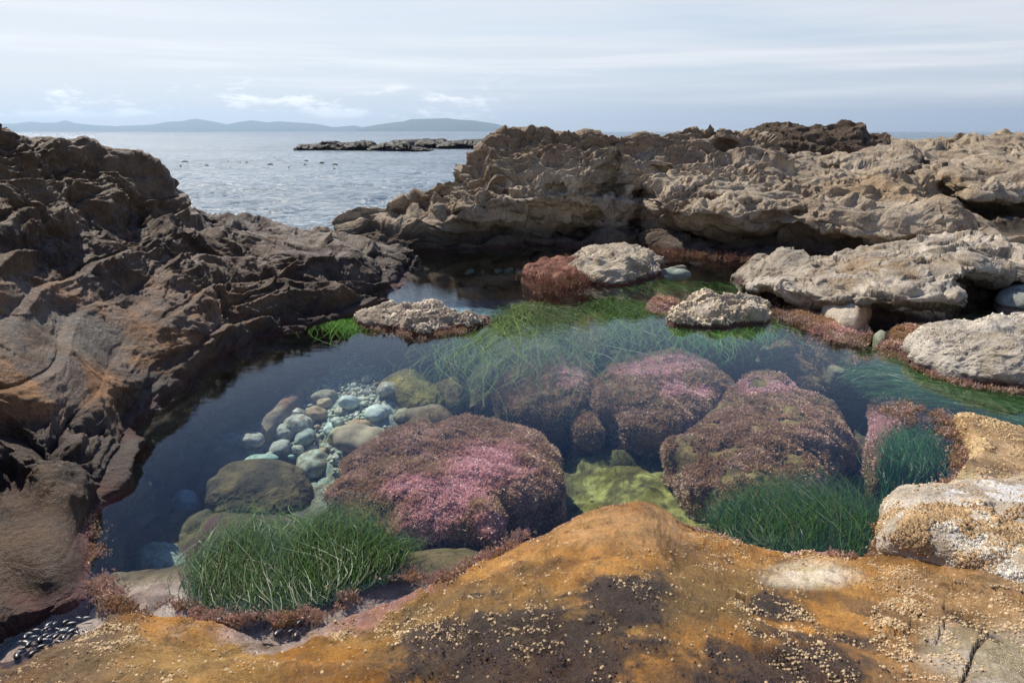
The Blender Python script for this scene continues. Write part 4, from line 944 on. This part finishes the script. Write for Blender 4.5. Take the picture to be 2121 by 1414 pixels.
BIG = [(606,868,54,28,WG,'white-green oval cobble at the upper left of the cobble bed'),(657,866,46,28,BR,'rusty brown cobble just right of the white-green oval one'),
 (622,893,66,42,(.46,.46,.38),'grey-buff speckled cobble leaning under the rusty brown one'),(590,905,52,30,(.44,.44,.36),'buff cobble lying against the left of the grey-buff speckled one'),
 (523,922,52,32,GR,'grey fish-shaped cobble, leftmost of the pale ones'),(583,934,44,38,(.38,.36,.30),'round grey-brown speckled cobble above the teal one'),
 (541,962,78,30,TE,'long flat teal-green cobble'),(601,964,46,26,PG,'pale green cobble just right of the long teal one'),
 (652,978,80,62,(.46,.50,.38),'biggest round speckled grey-green cobble at the foot of the bed'),(782,866,54,44,(.56,.62,.54),'round pale mint cobble near the top right of the bed'),
 (724,842,44,26,(.52,.58,.50),'pale oblong cobble high in the middle of the bed'),(745,889,54,24,BR,'flat brown-tan cobble above the big mottled one'),
 (702,910,54,32,OLV,'olive slanting cobble at the left of the big mottled one'),(837,766,42,34,(.44,.47,.42),'grey-green cobble at the top right end of the bed'),
 (750,926,120,64,(.34,.27,.17),'big brown and white mottled cobble resting against the pink boulder'),(884,880,112,46,(.22,.16,.09),'long dark brown cobble behind the top of the pink boulder'),
 (658,913,26,18,(.46,.42,.30),'small buff ringed cobble above the biggest round one'),(633,915,44,32,(.30,.34,.28),'dark grey-green cobble in the middle of the heap'),
 (648,933,26,14,WG,'tiny white-green cobble between the olive and the biggest round one'),(630,950,28,16,(.60,.60,.48),'small creamy cobble on top of the pale green one'),
 (672,842,34,22,(.46,.34,.20),'small orange-brown cobble at the upper edge of the bed'),(835,868,40,30,(.30,.26,.16),'dull brown cobble right of the round pale mint one'),
 (688,897,38,32,(.50,.58,.50),'pale green cobble between the rusty and the olive ones'),(705,855,24,20,(.56,.50,.36),'small cream cobble beside the pale oblong one'),
 (670,942,34,20,BR,'small rust-brown cobble on the shoulder of the biggest round one'),(800,815,44,30,(.50,.54,.44),'grey-cream cobble near the olive boulder'),
 (760,790,24,22,(.60,.56,.38),'pale yellow cobble high in the bed'),(700,880,30,20,(.42,.46,.36),'grey cobble in the middle of the bed beside the brown-tan one'),
 (675,835,60,34,(.28,.24,.16),'dark brown cobble at the top left edge of the bed')]
rc = np.random.default_rng(77)
def zc(px, py):
    q = at_z(px, py, -.5)
    for _ in range(4):
        q[2] = float(floor_z(q[0], q[1])); q[2] += float(floor_d(q[None])[0][0]); q = at_z(px, py, q[2])
    return float(q[2])
placed = []
for k, (px, py, w, h, c, lab) in enumerate(BIG):
    cobble('cobble', lab, px, py, w*.95, h*.88, zc(px, py)+w*.0002, 900+k, c, rc.normal(0, .2)); placed.append((px, py, w*.5, h*.5))
def small_cobbles():
    n = 0; t = 0; S_ = []
    while n < 620 and t < 45000:
        t += 1; v = rc.uniform(0, 1)**.6
        py = 735+v*250; cxm = 790-(py-735)*.62; hw = 80+ (py-735)*.48 if py < 880 else 110
        px = cxm+rc.uniform(-1, 1)*hw
        w = (7+v*24)*rc.uniform(.40, 1.25); h = w*rc.uniform(.5, .72)
        if px > 800 and py > 780: continue
        if any(abs(px-a)/(w*.42+ra) < .95 and abs(py-b)/(h*.42+rb) < .95 and math.hypot((px-a)/(w*.42+ra), (py-b)/(h*.42+rb)) < .95 for a, b, ra, rb in placed): continue
        placed.append((px, py, w*.5, h*.5)); r = rc.uniform()
        c = PG if r < .3 else WG if r < .55 else GR if r < .72 else TE if r < .78 else BR if r < .82 else (.56, .54, .40)
        size = 'tiny' if py < 800 else 'small'
        kind = {PG: 'pale green', WG: 'whitish', GR: 'grey', TE: 'teal', BR: 'brown'}.get(c, 'cream')
        where = 'in the far tip of the cobble bed' if py < 800 else 'among the larger stones of the cobble bed'
        S_.append((w, size, kind, where, px, py, h, c, n)); n += 1
    S_.sort(key=lambda q: -q[0]); Vs, Cs, Fs = [], [], []
    for k, (w, size, kind, where, px, py, h, c, n_) in enumerate(S_):
        args = (px, py, w, h, zc(px, py)+.005, 1000+n_, tuple(np.array(c)*rc.uniform(.8, 1.12)), rc.uniform(-.6, .6))
        if k < 212: cobble('cobble', f'{size} {kind} cobble {where}', *args, f'{size} {kind} cobbles {where}', 22, 13)
        else:
            P, cc = cobble('', '', *args, None, 18, 10, geo=True); Fs.append(close(18, 10)+180*len(Vs)); Vs.append(P); Cs.append(cc)
    if Vs: tag(make_mesh('pebbles', np.concatenate(Vs), np.concatenate(Fs), M_COB, np.concatenate(Cs)), 'tiny pale pebbles filling the gaps and the far tip of the cobble bed', 'pebbles', kind='stuff')
small_cobbles()
for k, (px, py, w, h, c, lab) in enumerate([(1440,552,30,10,(.44,.47,.42),'small pale stone alone under the back channel water'),(1395,575,70,16,(.46,.50,.42),'flat pale green stone under the water right of the red-flanked islet'),
    (1400,566,40,12,GR,'grey stone beside the flat pale green one in the back channel'),(1375,585,34,14,(.42,.44,.36),'little grey-buff stone near the grass behind the islet')]):
    cobble('cobble', lab, px, py, w, h, -.2, 1300+k, c)
for k in range(46):
    px = rc.uniform(950, 1120); py = rc.normal(556, 7)
    cobble('cobble', 'small blue-green cobble in the shadowed back corner of the pool', px, py, rc.uniform(9, 22), rc.uniform(5, 9), -.4, 1400+k, tuple(np.array(TE if k % 2 else PG)*rc.uniform(.8, 1.1)), 0, 'blue-green cobbles in the back corner', 20, 12)

# ------------------------------------------------------------------ weed fringes along the waterline
def path_points(poly, n, rng):
    p = np.array(poly, float); s = np.concatenate([[0], np.cumsum(np.hypot(*np.diff(p, axis=0).T))]); t = rng.uniform(0, s[-1], n)
    return np.stack([np.interp(t, s, p[:, 0]), np.interp(t, s, p[:, 1])], 1)
def fringe(label, poly, wpx, count, pinks=1., z=(-.05, .012), seed=0, L=(.007, .017), colour=None):
    rng = np.random.default_rng(seed); q = path_points(poly, count, rng)+rng.normal(0, 1, (count, 2))*np.array([wpx, wpx*.6])
    zz = rng.uniform(*z, count); P = np.array([at_z(a, b, c) for (a, b), c in zip(q, zz)])
    keep = fbm(P*7, seed+4, 3) > -.02; P = P[keep]; n = np.tile([0., -.15, 1.], (len(P), 1))
    base = np.array(colour) if colour is not None else MAUVE*.75
    cf = lambda p, nn: lerp(lerp(BRN*.85 if colour is None else BRN*.6, base, ss(-.3, .2, fbm(p*8, seed+1, 3))), PINKS*.62, ss(.0, .4, fbm(p*13, seed+2, 3))*.45*pinks)
    return fronds('coralline_weed', None, P, n, cf, len(P), L, w=.003, seed=seed, part=False, label=label)
fringe('pink weed fringe along the near left corner of the pool', [(160,1060),(175,1120),(185,1190),(235,1245),(310,1268),(370,1262)], 20, 14000, seed=1)
fringe('pale pink weed fringe below the near green grass', [(380,1262),(480,1285),(560,1288),(640,1275),(700,1245),(740,1235)], 15, 10000, seed=2)
fringe('mauve weed fringe where the pool edge bends beneath the largest boulder', [(780,1185),(830,1180),(880,1200),(940,1195),(1000,1160),(1040,1140),(1085,1108)], 11, 11000, seed=3)
fringe('thin pink weed line behind the crest of the orange ledge', [(1240,1062),(1300,1054),(1345,1060),(1400,1088),(1460,1106),(1530,1128)], 5, 4500, seed=4, z=(-.01, .03))
fringe('reddish weed tuft in the notch beside the pale block', [(1720,1150),(1770,1155),(1810,1165),(1822,1110),(1835,1060)], 9, 5500, seed=5, pinks=.5, z=(-.02, .03))
fringe('broad pink weed fringe around the dark side hollow', [(1940,1022),(1975,1000),(2000,960),(1995,925),(1970,890),(1935,865),(1880,850),(1830,845)], 15, 22000, seed=6, z=(-.06, .012))
fringe('pinkish weed under the reflected cliff left of the grass clump', [(340,1275),(380,1230),(420,1190)], 12, 3500, seed=7, z=(-.2, -.08))
fringe('brown weed skirt around the long low islet', [(740,668),(800,686),(880,696),(960,684),(1010,664)], 7, 5000, seed=8, z=(-.03, .015), L=(.012, .03), pinks=.5)
fringe('red-brown weed carpet on the left flank of the pale-topped islet', [(1095,575),(1130,560),(1165,548),(1190,560),(1150,582),(1110,590),(1215,575),(1160,570)], 15, 26000, seed=9, z=(.0, .12), L=(.012, .03), pinks=.25, colour=(.24,.10,.075))
fringe('pinkish brown weed by the foot of the pale shelf', [(1590,648),(1640,655),(1700,672),(1760,700),(1790,712)], 10, 9000, seed=10, z=(-.04, .02), L=(.012, .028), pinks=.5)
fringe('red-brown weed fringe along the front of the pointed pale boulder', [(1865,742),(1930,780),(2010,800),(2121,812)], 5, 5000, seed=11, z=(-.04, .015), L=(.012, .028), pinks=.4)
fringe('pink weed carpet in shallow water left of the pointed pale boulder', [(1765,745),(1810,740),(1860,735),(1850,715),(1900,700),(1980,692)], 11, 9000, seed=12, z=(-.08, -.01), L=(.012, .026), pinks=.8)
fringe('rusty weed along the waterline of the back ridge', [(1340,500),(1370,520),(1450,528),(1530,534),(1600,538)], 8, 9000, seed=13, z=(.0, .06), L=(.015, .04), pinks=.2, colour=(.2,.08,.06))
boulder('rock_islet', 'low reddish rock spur carrying brown weed, joined to the pale-topped islet', [(1082,572),(1110,558),(1160,546),(1200,550),(1225,570),(1180,590),(1120,592)], 0.0, .13, -.8, 835, col_plain((.16, .075, .055), (.26, .13, .09), 6), M_UNDER, cat='rock islet', flat=.6)

# ------------------------------------------------------------------ surfgrass
def grass(label, roots, tips, count, zr, ztip, seed, width=.0045, curl=.10, col=((.03, .085, .02), (.10, .25, .05)), nseg=9, arch=.0, spread=.12, lift=0., name='surfgrass_clump'):
    """roots / tips: matching picture polylines; every blade runs from a point near the root line towards the tip line"""
    rng = np.random.default_rng(seed); pr = np.array(roots, float); pt = np.array(tips, float)
    def along(p, t):
        s = np.linspace(0, 1, len(p)); return np.stack([np.interp(t, s, p[:, 0]), np.interp(t, s, p[:, 1])], 1)
    t = rng.uniform(0, 1, count*3); cw = ss(-.35, .25, fbm(np.stack([t*7, 0*t, 0*t+seed], 1), seed, 2))+.08; t = rng.choice(t, count, p=cw/cw.sum()); tt = np.clip(t+rng.normal(0, spread, count), 0, 1)
    R0 = along(pr, t)+rng.normal(0, 1, (count, 2))*np.array([14, 6]); T0 = along(pt, tt)+rng.normal(0, 1, (count, 2))*np.array([22, 9])
    zr_ = rng.uniform(*zr, count); zt_ = rng.uniform(*ztip, count)
    A = np.array([at_z(a, b, c) for (a, b), c in zip(R0, zr_)]); B = np.array([at_z(a, b, c) for (a, b), c in zip(T0, zt_)])
    ln = rng.uniform(.22, 1.15, count)[:, None]*(.72+.5*ss(-.3, .4, fbm(A*9, seed+21, 2)))[:, None]; B = A+(B-A)*ln; B[:, 2] = A[:, 2]+(zt_-A[:, 2])
    D = B-A; L = np.linalg.norm(D[:, :2], axis=1, keepdims=True); side = np.stack([-D[:, 1], D[:, 0], 0*D[:, 0]], 1)/np.maximum(np.linalg.norm(D[:, :2], axis=1, keepdims=True), 1e-4)
    c1 = (curl*L[:, 0]*(fbm(A*2.5, seed+1, 2)*2.2+rng.normal(0, .55, count)))[:, None]; c2 = (curl*.5*L[:, 0]*rng.normal(0, 1, count))[:, None]
    V = np.zeros((count, nseg+1, 2, 3)); roll = rng.normal(0, .5, count)[:, None]
    wd = width*rng.uniform(.6, 1.25, count)[:, None]
    for i in range(nseg+1):
        u = i/nseg
        p = A+D*u; up = 1-(1-u)**2.6
        p[:, 2] = A[:, 2]+(B[:, 2]-A[:, 2])*up + arch*math.sin(math.pi*min(u*1.15, 1))*(.4+ln[:, 0])
        p = p+side*(c1*math.sin(u*math.pi*.9)+c2*math.sin(u*2*math.pi)) ; p[:, 2] += .0025*np.sin(u*9+t*40)
        w = wd*(1-.75*u**3)
        sv = side*np.cos(roll)+np.array([0, 0, 1])*np.sin(roll)
        V[:, i, 0] = p-sv*w*.5; V[:, i, 1] = p+sv*w*.5
    k = np.arange(count)[:, None, None]*(nseg+1)*2+np.arange(nseg)[None, :, None]*2
    Fc = (k+np.array([0, 1, 3, 2])[None, None, :]).reshape(-1, 4)
    m = rng.uniform(0, 1, count)**1.3; c = lerp(np.array(col[0]), np.array(col[1]), m)
    br = rng.uniform(0, 1, count) > .93; c[br] = c[br]*.4+np.array([.16, .13, .05])*.6
    C = np.repeat(c[:, None], (nseg+1)*2, 1).reshape(-1, 3)*np.tile(np.repeat(np.linspace(.75, 1.2, nseg+1), 2), count)[:, None]
    o = make_mesh(name, V.reshape(-1, 3), Fc, M_GRASS, C, smooth=True)
    tag(o, label, 'surfgrass'); return o
grass('bright green surfgrass clump fanning out on the water right of the long low islet', [(960,702),(1010,684),(1040,662),(1065,645),(1085,635),(1100,632)], [(880,745),(930,790),(985,815),(1050,790),(1110,755),(1150,725)], 1300, (-.16, -.03), (-.06, .002), 10, width=.0040, spread=.10, curl=.16, col=((.045, .10, .028), (.18, .29, .075)))
grass('glinting yellow-green blades lying on top of the water over the bright fan of grass', [(1010,690),(1040,660),(1070,637),(1110,622)], [(960,740),(1010,760),(1080,740),(1150,690)], 150, (-.02, .004), (-.004, .012), 22, width=.004, curl=.15, col=((.10, .17, .04), (.26, .36, .10)))
grass('green surfgrass clump drifting on the water before the barnacled islet, left of its grass skirt', [(1275,618),(1290,624),(1310,632),(1335,645)], [(1225,690),(1240,735),(1290,740),(1345,715)], 480, (-.16, -.04), (-.06, .002), 12, width=.004, curl=.16, col=((.04, .11, .025), (.17, .32, .06)))
grass('green surfgrass skirt hanging from the front of the barnacled islet', [(1370,672),(1430,682),(1500,682),(1560,672),(1600,662)], [(1360,712),(1430,735),(1500,738),(1570,725),(1615,700)], 620, (-.08, -.01), (-.06, .001), 13, width=.004, curl=.13, col=((.04, .14, .03), (.16, .38, .06)))
grass('dark green surfgrass band behind the barnacled islet', [(1250,588),(1300,580),(1370,590),(1450,598),(1530,593)], [(1290,606),(1350,604),(1420,605),(1500,612),(1570,608)], 380, (-.12, -.03), (-.04, .003), 14, width=.005, spread=.14, curl=.1, col=((.025, .085, .02), (.10, .28, .04)))
grass('small bright green surfgrass tuft shaded at the left tip of the long low islet', [(690,655),(730,640),(790,630)], [(680,680),(720,682),(745,672)], 1100, (-.1, -.01), (-.01, .01), 15, width=.006, col=((.04, .14, .02), (.14, .32, .04)))
grass('long dark green surfgrass streaming right past the pointed pale boulder', [(1750,745),(1765,775),(1790,800),(1830,825),(1900,838),(2000,850),(2080,870)], [(1900,745),(1990,800),(2080,830),(2160,850),(2230,880),(2280,910),(2320,935)], 5200, (-.25, -.05), (-.04, .001), 16, width=.0038, spread=.07, curl=.07, nseg=12, col=((.015, .06, .02), (.06, .19, .04)))
grass('short dark green surfgrass growing in the side hollow ringed by pink weed', [(1850,1020),(1880,1035),(1920,1035),(1960,1010),(1975,970)], [(1850,930),(1870,895),(1900,880),(1940,900),(1965,935)], 3200, (-.38, -.2), (-.12, -.03), 17, width=.003, curl=.15, col=((.015, .06, .02), (.05, .16, .04)))
grass('thick dark green surfgrass at the near right edge of the pool beside the pale block', [(1500,1120),(1560,1132),(1640,1142),(1720,1145),(1790,1158)], [(1480,1060),(1550,1010),(1620,1005),(1720,1005),(1815,1025)], 7500, (-.14, .0), (-.11, .002), 18, width=.0022, curl=.16, spread=.10, arch=.012, col=((.014, .045, .012), (.06, .14, .035)))
grass('dense green surfgrass standing at the near left edge of the pool', [(385,1262),(440,1262),(500,1262),(560,1265),(620,1262),(660,1250)], [(420,1150),(470,1090),(520,1060),(560,1100),(610,1110),(650,1120)], 6200, (-.14, .0), (-.10, .006), 19, width=.0021, curl=.16, arch=.016, col=((.020, .045, .013), (.075, .155, .035)))
grass('glossy green surfgrass clump leaning right in front of the largest boulder', [(640,1250),(680,1235),(720,1222),(760,1205),(790,1190)], [(640,1110),(690,1070),(750,1070),(800,1105),(860,1130)], 5200, (-.14, .0), (-.10, .010), 20, width=.0024, curl=.22, arch=.022, col=((.020, .045, .013), (.08, .165, .035)))
grass('thin pale surfgrass tips sticking up over the near grass bed', [(400,1200),(500,1150),(600,1150),(700,1140)], [(420,1120),(500,1050),(580,1060),(700,1050)], 260, (-.12, -.03), (-.02, .02), 21, width=.003, curl=.2, col=((.07, .14, .04), (.16, .28, .10)))

# ------------------------------------------------------------------ barnacles and mussels
def barnacles(name, label, P, n, size, seed, col=(.62, .50, .34), var=.3):
    rng = np.random.default_rng(seed); N = len(P); K = 6
    n = n/np.linalg.norm(n, axis=1, keepdims=True)
    a = np.cross(n, rng.normal(0, 1, (N, 3))); a /= np.linalg.norm(a, axis=1, keepdims=True); b = np.cross(n, a)
    r = (size*rng.lognormal(0, .35, N))[:, None]; V = np.zeros((N, 3*K+1, 3)); cl = np.zeros((N, 3*K+1, 3))
    tl = n+.3*rng.normal(0, 1, (N, 3))*.6
    for k in range(K):
        t = 2*math.pi*k/K; e = a*math.cos(t)+b*math.sin(t); jit = rng.uniform(.8, 1.2, (N, 1))
        V[:, k] = P+e*r*jit-n*r*.25; V[:, K+k] = P+e*r*.50*jit+tl*r*.85; V[:, 2*K+k] = P+e*r*.34+tl*r*.70
    V[:, 3*K] = P+tl*r*.35
    base = np.array(col)*rng.uniform(1-var, 1+var, (N, 1)); cl[:] = base[:, None]; cl[:, :K] *= .75; cl[:, K:2*K] *= 1.15; cl[:, 2*K:] *= .30
    f = []
    for k in range(K):
        k2 = (k+1) % K; f += [(k, k2, K+k2, K+k), (K+k, K+k2, 2*K+k2, 2*K+k)]
    for k in range(0, K, 2): f.append((2*K+k, 2*K+(k+1) % K, 2*K+(k+2) % K, 3*K))
    Fc = (np.arange(N)[:, None, None]*(3*K+1)+np.array(f)[None]).reshape(-1, 4)
    o = make_mesh(name, V.reshape(-1, 3), Fc, M_BARN, cl.reshape(-1, 3), smooth=False); tag(o, label, 'barnacles', kind='stuff'); return o
def pick(P, n, m, count, rng):
    w = np.clip(m, 0, None); w = w/w.sum(); ix = rng.choice(len(P), count, p=w, replace=False if (w > 0).sum() > count*1.5 else True); return P[ix]+rng.normal(0, .002, (count, 3)), n[ix]
def fore_barnacles():
    P, X, Y, wbm, sh = FORE; n = upz(P.reshape(*sh, 3)); rng = np.random.default_rng(3)
    inf = ((X > -60) & (X < 2200) & (Y > 860) & (Y < 1500) & (P[:, 2] > .004)).astype(float)
    dep = np.clip(P[:, 1], .8, None); area = inf   # grid cells are close to even in the picture
    cl = fbm(P*16, 900, 3); c2 = fbm(P*4, 901, 3)
    m = area*(ss(.05, .35, cl)*ss(-.05, .25, c2)*.25+.012)
    for px, py, rx, ry, k in [(1180,1190,260,60,.5),(1560,1150,200,30,3),(1480,1120,60,14,4),(1545,1240,30,26,5),(1600,1270,70,60,3.5),(1640,1330,60,60,3),(1700,1390,80,50,3),(1880,1290,60,75,7),(1930,1380,60,50,4),(2030,1290,110,30,5),
            (1850,1190,80,25,5),(2050,900,100,30,4),(2030,930,60,40,3),(860,1290,150,40,1.5),(700,1300,60,20,4),(230,1320,60,25,3),(2060,1230,80,25,5),(1100,1300,40,90,1.3),(300,1410,60,20,2),(1320,1220,40,30,1.5)]:
        m = m+area*k*blot(P, px, py, rx, ry, wob=.8)*ss(-.15, .2, cl)*.5
    p, nn = pick(P, n, m, 8000, rng)
    barnacles('barnacle_crust', 'tan barnacles scattered in clusters over the wet orange ledge', p, nn, .0028, 1, (.52, .38, .22))
    m2 = area*wbm**3*ss(-.1, .3, cl); p, nn = pick(P, n, m2, 4500, rng)
    barnacles('barnacle_crust', 'small dark glossy crust knobs on the wine-black patches of the ledge', p, nn, .0022, 2, (.05, .03, .032), .5)
fore_barnacles()
def obj_barnacles(tup, label, count, size, seed, col, zmin=.02, freq=6, where=None):
    o, P, n = tup; rng = np.random.default_rng(seed); m = (P[:, 2] > zmin)*ss(-.1, .25, fbm(P*freq, seed, 3))*np.clip(n[:, 2]+.4, 0, 1)
    X, Y = project(P); m = m*((X > -50) & (X < 2200) & (Y < 1450))
    if where: m = m*(.015+np.max([blot(P, *a, wob=.7) for a in where], 0))
    p, nn = pick(P, n, m+1e-9*(P[:, 2] > zmin), count, rng); barnacles('barnacle_crust', label, p, nn, size, seed, col)
obj_barnacles(oBL, 'tan and golden barnacles clustered on the pale block at the near right', 7500, .0042, 31, (.46, .31, .16), where=[(1965,1110,120,55),(1930,1190,60,40),(2100,1120,50,60),(1990,1190,90,30)])
obj_barnacles(oBL, 'white barnacles spread over the pale block at the near right', 4200, .0034, 32, (.66, .60, .50), freq=5, where=[(2070,1170,80,60),(2050,1070,90,25),(1900,1050,60,12),(2110,1240,60,40)])
obj_barnacles(oPN, 'tan barnacles thickly set on the low orange hump behind the pale block', 4500, .0042, 37, (.50, .36, .19), freq=7)
obj_barnacles(oC, 'buff barnacles crusting the islet with hanging grass', 3600, .008, 33, (.58, .48, .34), freq=3)
obj_barnacles(oB, 'pale barnacles on the pale-topped islet at the back', 1400, .007, 34, (.54, .46, .35), freq=3)
obj_barnacles(oPT, 'fine white barnacle specks on the pointed pale boulder', 3000, .0045, 36, (.58, .52, .42), freq=5)
obj_barnacles(oA, 'buff barnacles on the long low islet', 2200, .009, 35, (.50, .42, .32), freq=3)
def mussel(px, py, z, ln, ang, label, group=None):
    nu, nv = 14, 18; c = at_z(px, py, z); t = np.linspace(0, 1, nv)[None, :]; th = np.linspace(0, 2*math.pi, nu, endpoint=False)[:, None]
    w = ln*.26*np.sin(np.pi*t**.75)**.7; X = (t-.5)*ln+0*th; Y = w*np.cos(th)+.1*ln*np.sin(math.pi*t); Z = w*.72*np.sin(th)
    X, Y = X*math.cos(ang)-Y*math.sin(ang), X*math.sin(ang)+Y*math.cos(ang); G = np.stack([X, Y, Z+0*X], -1)
    P = G.reshape(-1, 3); P[:, 2] += .0008*np.sin(np.tile(t, (nu, 1)).ravel()*60)
    cc = lerp(np.array([.012, .013, .022]), np.array([.04, .035, .04]), ss(-.3, .3, fbm(P*120+px, 5, 2)))
    o = make_mesh('mussel', P, grid_faces(nu, nv, True), M_MUS, cc); o.location = c; tag(o, label, 'mussel', group)
for a in [(578,1310,.008,.045,1.1,'upright black mussel, leftmost of the four in the shallow notch of the orange ledge'),(604,1306,.006,.024,.6,'smallest black mussel in the middle of the shallow notch'),
          (616,1313,.008,.036,1.4,'black mussel at the right foot of the shallow notch'),(622,1288,.006,.030,.9,'black mussel highest on the right side of the shallow notch'),(457,1283,.006,.038,.3,'lone black mussel in the pale film left of the notch'),(478,1272,.004,.026,.5,'small dark mussel beside the lone one under the grass')]: mussel(*a)
for k in range(44):
    t = rc.uniform(0, 1); px = 30+t*150+rc.normal(0, 10); py = 1345-t*60+rc.normal(0, 13)
    mussel(px, py, rc.uniform(-.016, .004), rc.uniform(.020, .045), rc.uniform(-.6, 2.0), 'glossy black mussel packed in the wet crack at the near left corner', 'mussels in the near left crack')

# ------------------------------------------------------------------ air
def build_haze():
    x, y0, y1, z0, z1 = 30000, -300, 30000, -6.5, 760
    V = [(-x, y0, z0), (x, y0, z0), (x, y1, z0), (-x, y1, z0), (-x, y0, z1), (x, y0, z1), (x, y1, z1), (-x, y1, z1)]
    me = bpy.data.meshes.new('haze'); me.from_pydata(V, [], [(0, 3, 2, 1), (4, 5, 6, 7), (0, 1, 5, 4), (1, 2, 6, 5), (2, 3, 7, 6), (3, 0, 4, 7)])
    m = bpy.data.materials.new('sea_haze'); m.use_nodes = True; T = NT(m.node_tree)
    v = T.n('ShaderNodeVolumePrincipled', i={'Color': (.58, .78, 1.0), 'Density': 4.4e-5, 'Anisotropy': .45})
    o_ = T.n('ShaderNodeOutputMaterial'); T.t.links.new(v.outputs[0], o_.inputs['Volume'])
    me.materials.append(m); o = bpy.data.objects.new('haze', me); COL.objects.link(o); o['kind'] = 'stuff'; o['label'] = 'thin blue sea haze fading the distant mountains'
    o['category'] = 'haze'
build_haze()
